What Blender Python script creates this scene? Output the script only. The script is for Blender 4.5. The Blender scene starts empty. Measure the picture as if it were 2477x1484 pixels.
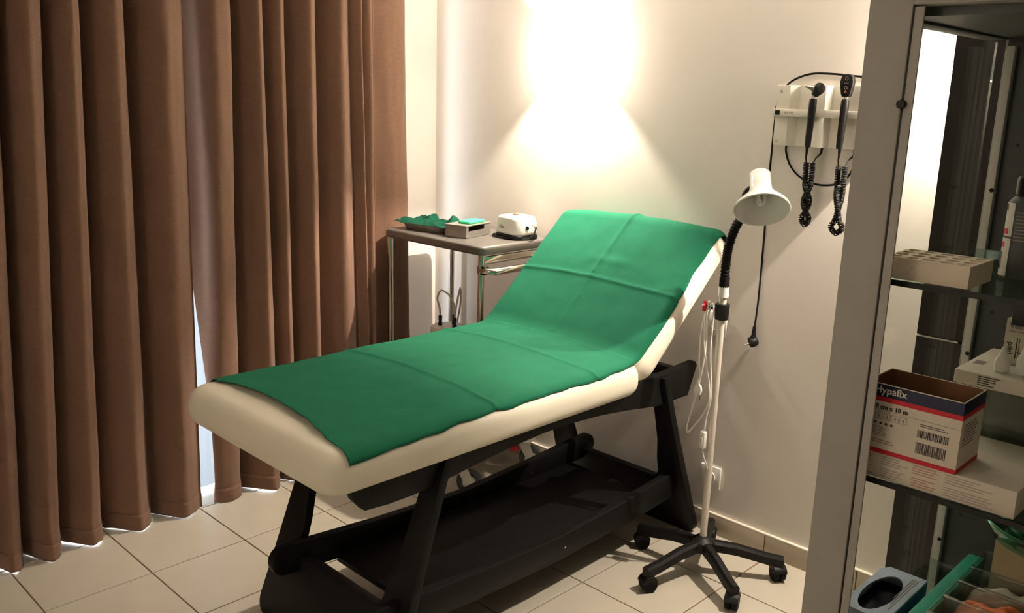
import bpy, bmesh, math, random
from mathutils import Vector, Matrix, noise
random.seed(7)
PI = math.pi
scene = bpy.context.scene
COL = scene.collection

# ------------------------------------------------------------------ camera
cam_d = bpy.data.cameras.new('camera')
cam_d.sensor_width = 36.0
cam_d.lens = 31.537
cam_d.clip_start = 0.02
cam = bpy.data.objects.new('camera', cam_d)
COL.objects.link(cam)
YAW, PITCH, ROLL, CAM_H = 0.773409, 0.231840, 0.027855, 1.5612
fwd = Vector((-math.sin(YAW)*math.cos(PITCH), math.cos(YAW)*math.cos(PITCH), -math.sin(PITCH)))
rgt = fwd.cross(Vector((0, 0, 1))).normalized()
upv = rgt.cross(fwd)
rr = math.cos(ROLL)*rgt + math.sin(ROLL)*upv
uu = -math.sin(ROLL)*rgt + math.cos(ROLL)*upv
mw = Matrix((rr, uu, -fwd)).transposed().to_4x4()
mw.translation = Vector((0, 0, CAM_H))
cam.matrix_world = mw
scene.camera = cam

# ------------------------------------------------------------------ world, exposure
world = bpy.data.worlds.new('daylight')
scene.world = world
world.use_nodes = True
bg = world.node_tree.nodes['Background']
bg.inputs[0].default_value = (0.91, 0.95, 1.0, 1)
bg.inputs[1].default_value = 9.0
scene.view_settings.view_transform = 'Standard'
scene.view_settings.look = 'None'
scene.view_settings.gamma = 1.0
scene.view_settings.use_curve_mapping = False
scene.view_settings.exposure = 0.32
try:
    scene.cycles.use_denoising = True
    scene.cycles.max_bounces = 8
    scene.cycles.diffuse_bounces = 4
    scene.cycles.glossy_bounces = 4
    scene.cycles.transmission_bounces = 6
    scene.cycles.transparent_max_bounces = 12
    scene.cycles.use_light_tree = False
    scene.cycles.use_adaptive_sampling = True
    scene.cycles.adaptive_threshold = 0.05
except Exception:
    pass
SCONCE_W = 90.0          # bulb inside each wall sconce
SCONCE_GLASS = 82.0     # glow of the glass shade
LAMP_COL = (1.0, 0.86, 0.70)

# ------------------------------------------------------------------ room numbers
XL, XR, YB, YR, ZC = -3.173, 0.80, 2.723, -0.90, 2.50
TILE, TX0, TY0 = 1/3, -3.0186, 0.7620

# ------------------------------------------------------------------ materials
def lin(c):
    return tuple((v/12.92 if v <= 0.04045 else ((v+0.055)/1.055)**2.4) for v in c)
def rgb(r, g, b):
    return lin((r/255, g/255, b/255))
MATS = {}
def mat(name, col, rough=0.5, metal=0.0, var=0.0, vscale=20.0, bump=0.0, bscale=60.0, stretch=None,
        spec=0.5, trans=0.0, ior=1.45, sheen=0.0, coat=0.0, alpha=1.0):
    m = bpy.data.materials.new(name)
    m.use_nodes = True
    nt = m.node_tree; N = nt.nodes; L = nt.links
    b = N['Principled BSDF']
    b.inputs['Base Color'].default_value = (*col, 1)
    b.inputs['Roughness'].default_value = rough
    b.inputs['Metallic'].default_value = metal
    b.inputs['Specular IOR Level'].default_value = spec
    b.inputs['Transmission Weight'].default_value = trans
    b.inputs['IOR'].default_value = ior
    b.inputs['Sheen Weight'].default_value = sheen
    b.inputs['Coat Weight'].default_value = coat
    b.inputs['Alpha'].default_value = alpha
    if var or bump:
        tc = N.new('ShaderNodeTexCoord')
        mp = N.new('ShaderNodeMapping')
        if stretch: mp.inputs['Scale'].default_value = stretch
        L.new(tc.outputs['Object'], mp.inputs['Vector'])
    if var:
        nz = N.new('ShaderNodeTexNoise'); nz.inputs['Scale'].default_value = vscale
        nz.inputs['Detail'].default_value = 4
        L.new(mp.outputs[0], nz.inputs['Vector'])
        rp = N.new('ShaderNodeValToRGB')
        rp.color_ramp.elements[0].position = 0.3; rp.color_ramp.elements[1].position = 0.7
        rp.color_ramp.elements[0].color = (*[c*(1-var) for c in col], 1)
        rp.color_ramp.elements[1].color = (*[min(1, c*(1+var)) for c in col], 1)
        L.new(nz.outputs['Fac'], rp.inputs[0]); L.new(rp.outputs[0], b.inputs['Base Color'])
    if bump:
        nb = N.new('ShaderNodeTexNoise'); nb.inputs['Scale'].default_value = bscale
        nb.inputs['Detail'].default_value = 3
        L.new(mp.outputs[0], nb.inputs['Vector'])
        bp = N.new('ShaderNodeBump'); bp.inputs['Strength'].default_value = bump
        bp.inputs['Distance'].default_value = 0.002
        L.new(nb.outputs['Fac'], bp.inputs['Height']); L.new(bp.outputs[0], b.inputs['Normal'])
    MATS[name] = m
    return m
def emis(name, col, strength, base=(0.8, 0.8, 0.8)):
    m = mat(name, base, 0.4)
    b = m.node_tree.nodes['Principled BSDF']
    b.inputs['Emission Color'].default_value = (*col, 1)
    b.inputs['Emission Strength'].default_value = strength
    return m

M_wall = mat('wall_paint', (0.80, 0.755, 0.70), 0.85, var=0.015, vscale=2.0, bump=0.06, bscale=220)
M_ceil = mat('ceiling_paint', (0.72, 0.71, 0.69), 0.9, var=0.01, vscale=3)
M_tile = mat('floor_tile', rgb(194, 187, 172), 0.34, var=0.035, vscale=9, bump=0.04, bscale=40)
M_skirt = mat('skirting_tile', rgb(180, 168, 148), 0.4, var=0.05, vscale=9)
M_grout = mat('grout', rgb(128, 96, 66), 0.9, var=0.1, vscale=60)
M_caulk = mat('white_sealant', rgb(236, 228, 212), 0.6, var=0.02)
M_curt = mat('curtain_fabric', rgb(122, 91, 73), 0.85, var=0.10, vscale=60, bump=0.35, bscale=160, stretch=(1, 1.0, 5.0), sheen=0.15)
M_black = mat('black_stained_wood', rgb(11, 10, 10), 0.55, spec=0.28, var=0.25, vscale=18, bump=0.08, bscale=50, stretch=(1, 1, 1))
M_vinyl = mat('cream_vinyl', rgb(234, 228, 210), 0.45, var=0.015, vscale=6, bump=0.08, bscale=300)
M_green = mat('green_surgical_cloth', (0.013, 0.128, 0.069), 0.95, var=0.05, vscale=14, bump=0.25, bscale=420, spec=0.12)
M_green_shaded = mat('shaded_green_cloth', (0.006, 0.052, 0.031), 0.95, var=0.05, vscale=14, bump=0.25, bscale=420, spec=0.1)  # tray cloth: the sheet's green darkened, shade put into the colour
M_greenb = mat('green_foam', rgb(60, 200, 130), 0.8, var=0.05, vscale=60, bump=0.4, bscale=300)
M_chrome = mat('chrome', rgb(205, 200, 190), 0.16, metal=1.0, var=0.03, vscale=8)
M_steel = mat('brushed_steel', rgb(168, 163, 155), 0.38, metal=0.7, var=0.06, vscale=30, stretch=(1, 8, 1))
M_ttop = mat('trolley_grey_top', rgb(108, 104, 99), 0.35, metal=0.35, var=0.04, vscale=14)
M_wplas = mat('white_plastic', rgb(232, 230, 224), 0.3, var=0.01, vscale=12)
M_cream = mat('ivory_plastic', rgb(226, 222, 210), 0.4, var=0.01, vscale=12)
M_blk = mat('black_plastic', rgb(14, 13, 13), 0.5, spec=0.35, var=0.1, vscale=30, bump=0.05, bscale=300)
M_blkr = mat('black_rubber', rgb(11, 10, 10), 0.7, spec=0.25, var=0.1, vscale=30)
M_red = mat('red_plastic', rgb(205, 30, 42), 0.35, var=0.04)
M_enam = mat('white_enamel', rgb(236, 238, 234), 0.16, var=0.01, vscale=5, coat=0.4)
M_bulb = mat('unlit_bulb_glass', rgb(240, 240, 238), 0.2, var=0.01)
M_gpole = mat('grey_white_metal', rgb(214, 206, 196), 0.32, metal=0.0, var=0.02)
M_cab = mat('grey_cabinet_metal', rgb(162, 160, 154), 0.5, var=0.03, vscale=25, bump=0.05, bscale=300)
M_cabd = mat('grey_cabinet_back', rgb(72, 76, 75), 0.55, var=0.05, vscale=12)
M_seal = mat('dark_seal', rgb(20, 22, 21), 0.6, var=0.1)
M_strip = mat('light_grey_upright', rgb(206, 206, 200), 0.4, var=0.03)
M_glass = mat('clear_glass', (0.93, 0.97, 0.95), 0.02, trans=1.0, ior=1.25, var=0.0)
M_shelf = mat('green_edged_glass', (0.20, 0.30, 0.26), 0.04, trans=0.55, ior=1.45)
M_dish = mat('green_glass', (0.45, 0.85, 0.70), 0.03, trans=0.95, ior=1.45)
M_clear = mat('clear_plastic', (0.78, 0.80, 0.77), 0.18, trans=0.8, ior=1.3)
M_brown = mat('dark_brown_laminate', rgb(30, 23, 19), 0.55, var=0.2, vscale=12, bump=0.06, bscale=40, stretch=(8, 8, 0.6))
M_cardi = mat('brown_cardboard', rgb(120, 84, 56), 0.9, var=0.06, vscale=30)
M_cardw = mat('white_card', rgb(214, 206, 192), 0.6, var=0.02)
M_navy = mat('navy_print', rgb(28, 34, 62), 0.5, var=0.05)
M_redp = mat('red_print', rgb(190, 32, 46), 0.5, var=0.04)
M_ink = mat('black_ink', rgb(46, 42, 42), 0.6, var=0.05)
M_grink = mat('grey_ink', rgb(140, 130, 124), 0.7, var=0.05)
M_rink = mat('rose_ink', rgb(186, 140, 128), 0.7, var=0.05)
M_lgrink = mat('light_grey_ink', rgb(172, 162, 152), 0.7, var=0.04)
M_wink = mat('white_ink', rgb(226, 222, 214), 0.6, var=0.02)
M_foam = mat('white_polystyrene', rgb(226, 214, 194), 0.8, var=0.03, vscale=80, bump=0.5, bscale=160)
M_blue = mat('light_blue_card', rgb(172, 192, 214), 0.6, var=0.12, vscale=14)
M_blued = mat('deep_blue_card', rgb(30, 76, 112), 0.6, var=0.06)
M_dkblue = mat('black_blue_glove', rgb(12, 16, 30), 0.6, spec=0.25, var=0.15, vscale=40, bump=0.4, bscale=60)
M_teal = mat('teal_card', rgb(30, 150, 128), 0.6, var=0.05)
M_orange = mat('orange_plastic', rgb(222, 120, 72), 0.4, var=0.25, vscale=40, bump=0.4, bscale=60)
M_beige = mat('beige_card', rgb(176, 160, 128), 0.8, var=0.05)
M_tube = mat('clear_tubing', rgb(196, 188, 176), 0.25, var=0.03)
M_sheer = mat('white_sheer', (0.4, 0.41, 0.42), 0.9, var=0.06, vscale=40, stretch=(1, 6, 0.3))
M_frame = mat('window_frame_white', rgb(225, 225, 222), 0.4, var=0.02)
M_sglass = emis('sconce_opal_glass', LAMP_COL, SCONCE_GLASS)
M_sfront = emis('sconce_front_plate', LAMP_COL, 3.0)
nt = M_sheer.node_tree
tr = nt.nodes.new('ShaderNodeBsdfTranslucent'); tr.inputs[0].default_value = (0.13, 0.14, 0.15, 1)
mx = nt.nodes.new('ShaderNodeMixShader'); mx.inputs[0].default_value = 0.75
nt.links.new(nt.nodes['Principled BSDF'].outputs[0], mx.inputs[1]); nt.links.new(tr.outputs[0], mx.inputs[2])
nt.links.new(mx.outputs[0], nt.nodes['Material Output'].inputs[0])

# ------------------------------------------------------------------ helpers
ORG = {}
def link(o, parent=None):
    COL.objects.link(o)
    if parent is not None:
        o.parent = parent
        if parent.name in ORG:
            o.matrix_parent_inverse = Matrix.Translation(-ORG[parent.name])
    return o
def empty(name, loc, label, cat, group=None):
    o = bpy.data.objects.new(name, None)
    o.empty_display_size = 0.05
    COL.objects.link(o)
    o.location = loc
    ORG[o.name] = Vector(loc)
    return tag(o, label, cat, group)
def tag(o, label, cat, group=None):
    o['label'] = label; o['category'] = cat
    if group: o['group'] = group
    return o
def struct(o):
    o['kind'] = 'structure'
    return o
def mesh(name, vs, fs, m, parent=None, smooth=False, sharp=None):
    me = bpy.data.meshes.new(name)
    me.from_pydata([tuple(v) for v in vs], [], fs)
    bm = bmesh.new(); bm.from_mesh(me)
    bmesh.ops.recalc_face_normals(bm, faces=bm.faces)
    bm.to_mesh(me); bm.free()
    me.materials.append(m)
    if smooth:
        for p in me.polygons: p.use_smooth = True
        if sharp: me.set_sharp_from_angle(angle=math.radians(sharp))
    return link(bpy.data.objects.new(name, me), parent)
def finish(name, bm, m, parent=None, smooth=False, sharp=35, T=None):
    if T is not None: bm.transform(T)
    bmesh.ops.recalc_face_normals(bm, faces=bm.faces)
    me = bpy.data.meshes.new(name)
    bm.to_mesh(me); bm.free()
    me.materials.append(m)
    if smooth:
        for p in me.polygons: p.use_smooth = True
        if sharp: me.set_sharp_from_angle(angle=math.radians(sharp))
    return link(bpy.data.objects.new(name, me), parent)
def bm_box(bm, x0, x1, y0, y1, z0, z1, bev=0.0, seg=2):
    r = bmesh.ops.create_cube(bm, size=1.0)
    v = r['verts']
    bmesh.ops.scale(bm, vec=(x1-x0, y1-y0, z1-z0), verts=v)
    bmesh.ops.translate(bm, vec=((x0+x1)/2, (y0+y1)/2, (z0+z1)/2), verts=v)
    if bev:
        e = list({e for q in v for e in q.link_edges})
        bmesh.ops.bevel(bm, geom=e, offset=bev, segments=seg, affect='EDGES', profile=0.5)
def box(name, x0, x1, y0, y1, z0, z1, m, parent=None, bev=0.0, T=None, seg=2):
    bm = bmesh.new(); bm_box(bm, x0, x1, y0, y1, z0, z1, bev, seg)
    return finish(name, bm, m, parent, smooth=bev > 0, T=T)
def smooth_path(pts, n=8):
    P = [Vector(p) for p in pts]
    out = []
    for i in range(len(P)-1):
        p0 = P[max(i-1, 0)]; p1 = P[i]; p2 = P[i+1]; p3 = P[min(i+2, len(P)-1)]
        for k in range(n):
            t = k/n
            out.append(0.5*((2*p1)+(p2-p0)*t+(2*p0-5*p1+4*p2-p3)*t*t+(-p0+3*p1-3*p2+p3)*t**3))
    out.append(P[-1])
    return out
def tube_geo(pts, r, n=8, caps=True):
    P = [Vector(p) for p in pts]
    vs, fs = [], []
    t = (P[1]-P[0]).normalized()
    a = t.orthogonal().normalized()
    for i, p in enumerate(P):
        t2 = (P[min(i+1, len(P)-1)]-P[max(i-1, 0)]).normalized()
        q = t.rotation_difference(t2); a = q @ a; t = t2
        b = t.cross(a)
        ri = r[i] if isinstance(r, (list, tuple)) else r
        for k in range(n):
            an = 2*PI*k/n
            vs.append(p+(a*math.cos(an)+b*math.sin(an))*ri)
    for i in range(len(P)-1):
        for k in range(n):
            k2 = (k+1) % n
            fs.append((i*n+k, i*n+k2, (i+1)*n+k2, (i+1)*n+k))
    if caps:
        fs.append(tuple(range(n))); fs.append(tuple(range((len(P)-1)*n, len(P)*n)))
    return vs, fs
def tube(name, pts, r, m, parent=None, n=8, sm=0):
    if sm: pts = smooth_path(pts, sm)
    vs, fs = tube_geo(pts, r, n)
    return mesh(name, vs, fs, m, parent, smooth=True, sharp=50)
def lathe(name, prof, m, parent=None, T=None, n=28, sharp=40):
    vs, fs = [], []
    for (r, z) in prof:
        for k in range(n):
            a = 2*PI*k/n
            vs.append(Vector((r*math.cos(a), r*math.sin(a), z)))
    for i in range(len(prof)-1):
        for k in range(n):
            k2 = (k+1) % n
            fs.append((i*n+k, i*n+k2, (i+1)*n+k2, (i+1)*n+k))
    if prof[0][0] > 1e-6: fs.append(tuple(range(n)))
    if prof[-1][0] > 1e-6: fs.append(tuple(range((len(prof)-1)*n, len(prof)*n)))
    bm = bmesh.new()
    bv = [bm.verts.new(v) for v in vs]
    for f in fs:
        try: bm.faces.new([bv[i] for i in f])
        except ValueError: pass
    bmesh.ops.remove_doubles(bm, verts=bm.verts, dist=1e-6)
    return finish(name, bm, m, parent, smooth=True, sharp=sharp, T=T)
def lathe_open(name, prof, m, parent=None, T=None, n=36):
    # a thin shell: profile goes out along one face and back along the other
    p2 = prof + [prof[0]]
    vs, fs = [], []
    for (r, z) in prof:
        for k in range(n):
            a = 2*PI*k/n
            vs.append(Vector((r*math.cos(a), r*math.sin(a), z)))
    N = len(prof)
    for i in range(N):
        j = (i+1) % N
        for k in range(n):
            k2 = (k+1) % n
            fs.append((i*n+k, i*n+k2, j*n+k2, j*n+k))
    bm = bmesh.new()
    bv = [bm.verts.new(v) for v in vs]
    for f in fs: bm.faces.new([bv[i] for i in f])
    bmesh.ops.remove_doubles(bm, verts=bm.verts, dist=1e-6)
    return finish(name, bm, m, parent, smooth=True, sharp=50, T=T)
def prism(name, poly, f, t, m, parent=None, bev=0.0, smooth=False):
    # poly: 2d outline; f(a,b,w) -> world point, w in (0,t)
    bm = bmesh.new()
    A = [bm.verts.new(f(a, b, 0)) for a, b in poly]
    B = [bm.verts.new(f(a, b, t)) for a, b in poly]
    n = len(poly)
    bm.faces.new(A); bm.faces.new(B[::-1])
    for i in range(n):
        j = (i+1) % n
        bm.faces.new((A[i], B[i], B[j], A[j]))
    if bev:
        bmesh.ops.recalc_face_normals(bm, faces=bm.faces)
        es = [e for e in bm.edges if (e.verts[0] in A) == (e.verts[1] in A)]
        bmesh.ops.bevel(bm, geom=es, offset=bev, segments=2, affect='EDGES', profile=0.5)
    return finish(name, bm, m, parent, smooth=smooth or bev > 0, sharp=30)
def rrect(hx, hy, r, n=6):
    out = []
    for cx, cy, a0 in ((hx-r, hy-r, 0), (-hx+r, hy-r, 90), (-hx+r, -hy+r, 180), (hx-r, -hy+r, 270)):
        for k in range(n+1):
            a = math.radians(a0+90*k/n)
            out.append((cx+r*math.cos(a), cy+r*math.sin(a)))
    return out
def slab(name, hx, hy, z0, z1, rc, r, m, parent=None, T=None, crown=0.0, n=8, cn=6, fill=10, disp=None):
    # cushion shape: plan = rounded rectangle, edges fully rounded with radius r
    rings = []
    def ring(inset, z, sc=1.0):
        rr_ = max(rc-inset, 0.002)
        return [(x*sc, y*sc, z) for x, y in rrect(hx-inset, hy-inset, rr_, cn)]
    def dome(x): return crown*max(0.0, 1-(x/hx)**2)
    seq = []
    for k in range(fill): seq.append(('b', k/fill))
    vs, fs = [], []
    L = []
    for k in range(1, fill+1): L.append(ring(r, z0, k/fill))
    for k in range(1, n+1):
        a = -PI/2+PI/2*k/n; L.append(ring(r-r*math.cos(a), z0+r+r*math.sin(a)))
    for k in range(0, n+1):
        a = PI/2*k/n; L.append(ring(r-r*math.cos(a), z1-r+r*math.sin(a)))
    for k in range(fill-1, 0, -1): L.append(ring(r, z1, k/fill))
    N = len(L[0])
    for i, q in enumerate(L):
        for (x, y, z) in q:
            if z > (z0+z1)/2: z += dome(x)*min(1, (z-(z0+z1)/2)/((z1-z0)/2))
            v = Vector((x, y, z))
            if disp: v = disp(v)
            vs.append(v)
    for i in range(len(L)-1):
        for k in range(N):
            k2 = (k+1) % N
            fs.append((i*N+k, i*N+k2, (i+1)*N+k2, (i+1)*N+k))
    fs.append(tuple(range(N))); fs.append(tuple(range((len(L)-1)*N, len(L)*N)))
    bm = bmesh.new()
    bv = [bm.verts.new(v) for v in vs]
    for f in fs: bm.faces.new([bv[i] for i in f])
    return finish(name, bm, m, parent, smooth=True, sharp=45, T=T)
def text(name, s, size, m, T, parent=None, depth=0.0004, align='LEFT', bold=0.0):
    cu = bpy.data.curves.new(name, 'FONT')
    cu.body = s; cu.size = size; cu.extrude = depth; cu.align_x = align; cu.offset = bold
    cu.resolution_u = 3
    o = bpy.data.objects.new(name+'_tmp', cu)
    COL.objects.link(o)
    dg = bpy.context.evaluated_depsgraph_get()
    me = bpy.data.meshes.new_from_object(o.evaluated_get(dg))
    bpy.data.objects.remove(o); bpy.data.curves.remove(cu)
    me.transform(T); me.name = name
    me.materials.clear(); me.materials.append(m)
    return link(bpy.data.objects.new(name, me), parent)
def frontT(x, y, z):
    # text or marks standing on a face that looks towards -y
    return Matrix.Translation((x, y, z)) @ Matrix.Rotation(PI/2, 4, 'X')
def bars(name, rects, y, m, parent, t=0.0004):
    # printed strokes on a -y face: rects (x0,x1,z0,z1)
    bm = bmesh.new()
    for x0, x1, z0, z1 in rects: bm_box(bm, x0, x1, y-t, y, z0, z1)
    return finish(name, bm, m, parent)
def axisT(p, d):
    # z axis of the shape along d, origin at p
    return Matrix.Translation(p) @ Vector((0, 0, 1)).rotation_difference(Vector(d).normalized()).to_matrix().to_4x4()

# thin panes: mostly see-through with a weak mirror reflection
def pane_mat(name, tint, refl=0.06, rough=0.02):
    m = bpy.data.materials.new(name); m.use_nodes = True
    nt = m.node_tree; nt.nodes.remove(nt.nodes['Principled BSDF'])
    t = nt.nodes.new('ShaderNodeBsdfTransparent'); t.inputs[0].default_value = (*tint, 1)
    g = nt.nodes.new('ShaderNodeBsdfGlossy'); g.inputs['Roughness'].default_value = rough
    g.inputs[0].default_value = (0.9, 0.95, 0.93, 1)
    x = nt.nodes.new('ShaderNodeMixShader'); x.inputs[0].default_value = refl
    nt.links.new(t.outputs[0], x.inputs[1]); nt.links.new(g.outputs[0], x.inputs[2])
    nt.links.new(x.outputs[0], nt.nodes['Material Output'].inputs[0])
    return m
M_pane = pane_mat('window_pane', (0.97, 0.99, 1.0), 0.05)
M_cpane = pane_mat('cabinet_pane', (0.93, 0.95, 0.93), 0.05)
M_sglas = pane_mat('shelf_pane', (0.72, 0.80, 0.76), 0.12)
M_case = pane_mat('clear_case', (0.78, 0.80, 0.76), 0.10, 0.2)
M_org = pane_mat('organiser_plastic', (0.86, 0.86, 0.83), 0.16, 0.25)
M_dishg = pane_mat('dish_glass', (0.62, 0.86, 0.76), 0.16, 0.05)

# ------------------------------------------------------------------ floor
bm = bmesh.new(); bm_box(bm, XL-0.25, XR, YR, YB, -0.05, -0.0035)
floor = struct(finish('floor', bm, M_grout))
tile_cache = {}
def tile_mesh(w, d):
    k = (round(w, 4), round(d, 4))
    if k not in tile_cache:
        g = 0.0022
        bm = bmesh.new(); bm_box(bm, g, w-g, g, d-g, -0.0036, 0.0)
        te = [e for e in bm.edges if all(v.co.z > -0.001 for v in e.verts)]
        bmesh.ops.bevel(bm, geom=te, offset=0.001, segments=1, affect='EDGES')
        me = bpy.data.meshes.new('tile'); bm.to_mesh(me); bm.free(); me.materials.append(M_tile)
        tile_cache[k] = me
    return tile_cache[k]
for i in range(-8, 7):
    for j in range(-1, 14):
        x0 = max(TX0+j*TILE, XL-0.20); x1 = min(TX0+(j+1)*TILE, XR)
        y0 = max(TY0+i*TILE, YR); y1 = min(TY0+(i+1)*TILE, YB)
        if x1-x0 < 0.02 or y1-y0 < 0.02: continue
        o = bpy.data.objects.new('tile', tile_mesh(x1-x0, y1-y0))
        COL.objects.link(o); o.parent = floor; o.location = (x0, y0, random.uniform(-0.0003, 0.0003))

# ------------------------------------------------------------------ walls and ceiling
struct(box('wall_back', XL-0.2, XR+0.1, YB, YB+0.15, -0.05, ZC, M_wall))
struct(box('wall_right', XR, XR+0.1, YR, YB, -0.05, ZC, M_wall))
struct(box('wall_rear', XL-0.2, XR+0.1, YR-0.1, YR, -0.05, ZC, M_wall))
struct(box('ceiling', XL-0.2, XR+0.1, YR-0.1, YB+0.15, ZC, ZC+0.1, M_ceil))
WY0, WY1, WZ1 = 0.10, 2.46, 2.18
bm = bmesh.new()
bm_box(bm, XL-0.2, XL, YR, WY0, -0.05, ZC)
bm_box(bm, XL-0.2, XL, WY1, YB, -0.05, ZC)
bm_box(bm, XL-0.2, XL, WY0, WY1, WZ1, ZC)
struct(finish('wall_left', bm, M_wall))
win = struct(bpy.data.objects.new('window_1', None)); COL.objects.link(win)
win.location = (XL-0.12, (WY0+WY1)/2, 0); ORG[win.name] = Vector(win.location)
for (a, b, c, d) in ((WY0, WY0+0.05, 0, WZ1), (WY1-0.05, WY1, 0, WZ1), (1.19, 1.25, 0, WZ1), (WY0+0.05, WY1-0.05, WZ1-0.05, WZ1), (WY0+0.05, WY1-0.05, 0.0, 0.012)):
    box('window_frame', XL-0.15, XL-0.10, a, b, c, d, M_frame, win, bev=0.003)
for (a, b) in ((WY0+0.05, 1.19), (1.25, WY1-0.05)):
    box('pane', XL-0.128, XL-0.122, a, b, 0.012, WZ1-0.05, M_pane, win)
pl = bpy.data.lights.new('window_portal', 'AREA'); pl.shape = 'RECTANGLE'
pl.size = WY1-WY0; pl.size_y = WZ1
po = bpy.data.objects.new('window_portal', pl); COL.objects.link(po)
po.location = (XL-0.19, (WY0+WY1)/2, WZ1/2); po.rotation_euler = (PI/2, 0, -PI/2)
pl.cycles.is_portal = True

# tiled skirting along the back wall, pieces with open joints and a white sealant bead on top
bm = bmesh.new(); bm_box(bm, XL, XR, YB-0.004, YB, 0, 0.074)
base = struct(finish('baseboard_back', bm, M_grout))
xs = [-1.37+TILE*k for k in range(-6, 9)]
for k in range(len(xs)-1):
    a, b = max(xs[k], XL)+0.0016, min(xs[k+1], XR)-0.0016
    if b-a > 0.02: box('skirting_tile', a, b, YB-0.012, YB-0.002, 0.0, 0.074, M_skirt, base, bev=0.001)
box('sealant_bead', XL, XR, YB-0.013, YB, 0.074, 0.081, M_caulk, base, bev=0.003)
bm = bmesh.new(); bm_box(bm, XL, XL+0.004, WY1, YB-0.014, 0, 0.074)
bl = struct(finish('baseboard_left', bm, M_grout))
box('skirting_tile', XL+0.002, XL+0.012, WY1, YB-0.016, 0.0, 0.074, M_skirt, bl, bev=0.001)

# ------------------------------------------------------------------ wall sconces (their own light inside)
def sconce(x, label, yw=YB, s=-1, power=1.0, group='wall sconces on the back wall'):
    # s: the direction the wall faces along y
    e = empty('wall_sconce', (x, yw, 1.675), label, 'wall light', group)
    w, d, z0, z1 = 0.062, 0.105, 1.676, 1.772
    Y = lambda a, b: (min(yw+s*a, yw+s*b), max(yw+s*a, yw+s*b))
    box('back_plate', x-0.05, x+0.05, *Y(0.001, 0.006), z0+0.01, z1-0.01, M_frame, e, bev=0.001)
    box('front_plate', x-w, x+w, *Y(d-0.006, d), z0, z1, M_sfront, e)
    bm = bmesh.new()
    bm_box(bm, x-w, x-w+0.006, *Y(0.010, d-0.006), z0, z1)
    bm_box(bm, x+w-0.006, x+w, *Y(0.010, d-0.006), z0, z1)
    finish('glass_shade', bm, M_sglass, e)
    L = bpy.data.lights.new('sconce_bulb', 'POINT')
    L.energy = SCONCE_W*power; L.color = LAMP_COL; L.shadow_soft_size = 0.007
    lo = bpy.data.objects.new('sconce_bulb', L); link(lo, e)
    lo.location = (x, yw+s*0.040, (z0+z1)/2+0.006)
sconce(-2.345, 'glowing square wall light high above the head of the examination bed')
sconce(-0.885, 'glowing wall light at the far right, seen past the grey cabinet frame')
sconce(-1.30, 'unseen fill light added on the wall behind the camera', yw=YR, s=1, power=0.3, group='added fill light behind the camera')  # added out of view to brighten surfaces that face the camera

# ------------------------------------------------------------------ curtains
def curtain_sheet(path_fn, nu, z0f, ztop, nz, xoff=0.0):
    vs, fs = [], []
    zs = []
    for k in range(nz+1):
        t = k/nz; zs.append(t**1.25)
    for k, t in enumerate(zs):
        for i in range(nu+1):
            u = i/nu
            zb = z0f(u); z = zb+(ztop-zb)*t
            x, y = path_fn(u, z)
            vs.append(Vector((x+xoff, y, z)))
    for k in range(nz):
        for i in range(nu):
            a = k*(nu+1)+i
            fs.append((a, a+1, a+nu+2, a+nu+1))
    return vs, fs
def lerp(a, b, t): return a+(b-a)*t
def fold_path(nodes, u, z, early=0):
    # nodes: (y_top, x_top, y_bot, x_bot); Catmull-Rom through them at this height
    t = min(1.0, max(0.0, (z-0.1)/1.7))
    te = min(1.0, max(0.0, (z-0.35)/0.75))
    n = len(nodes)-1
    f = min(u*n, n-1e-6); i = int(f); s = f-i
    def pt(k):
        k = min(max(k, 0), n); A = nodes[k]; q = te if k < early else t
        return lerp(A[3], A[1], q), lerp(A[2], A[0], q)
    P = [pt(i-1), pt(i), pt(i+1), pt(i+2)]
    def cr_(a, b, c, d): return 0.5*(2*b+(c-a)*s+(2*a-5*b+4*c-d)*s*s+(-a+3*b-3*c+d)*s**3)
    x = cr_(*[p[0] for p in P]); y = cr_(*[p[1] for p in P])
    w = 0.004*noise.noise(Vector((y*14, z*2.2, 3.1)))+0.0035*noise.noise(Vector((y*30, z*5, 9.1)))
    if z < 0.22: w += 0.014*(1-z/0.22)*noise.noise(Vector((y*11, z*9, 5.5)))
    return x+w, y
def mk_nodes(crests, xc=-2.985, first=True):
    # one fold per interval: sharp drop after the edge, valley, slow rise, broad crest turning towards +y
    out = []
    for k, (a, b) in enumerate(crests):
        if k:
            pa, pb = a-crests[k-1][0], b-crests[k-1][1]
            dep = min(0.130, 1.05*min(pa, pb))
            dx = random.uniform(-0.008, 0.008); db = dx+random.uniform(-0.008, 0.006)
            dv_ = random.uniform(-0.006, 0.010)
            out.append((a-0.86*pa, xc-dep+dv_, b-0.86*pb, xc-dep+dv_+0.01))
            out.append((a-0.74*pa, xc-0.72*dep+dv_, b-0.74*pb, xc-0.72*dep+dv_))
            w1 = random.uniform(0.34, 0.46)
            out.append((a-w1*pa, xc-0.004+dx, b-w1*pb, xc-0.004+db))
            out.append((a-w1*0.5*pa, xc-0.06*dep+dx, b-w1*0.5*pb, xc-0.06*dep+db))
            out.append((a, xc-0.34*dep+dx, b, xc-0.34*dep+db))
        elif first:
            out.append((a, xc-0.03, b, xc-0.03))
    return out
cr = [(-0.02+0.135*k, -0.10+0.135*k) for k in range(0, 6)]
cr = cr+[(0.785, 0.705), (0.890, 0.810), (1.018, 0.928), (1.130, 1.070), (1.274, 1.246), (1.462, 1.426)]
ln = mk_nodes(cr)
ln.append((1.470, -3.03, 1.436, -3.02)); ln.append((1.462, -3.085, 1.428, -3.05))
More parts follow.
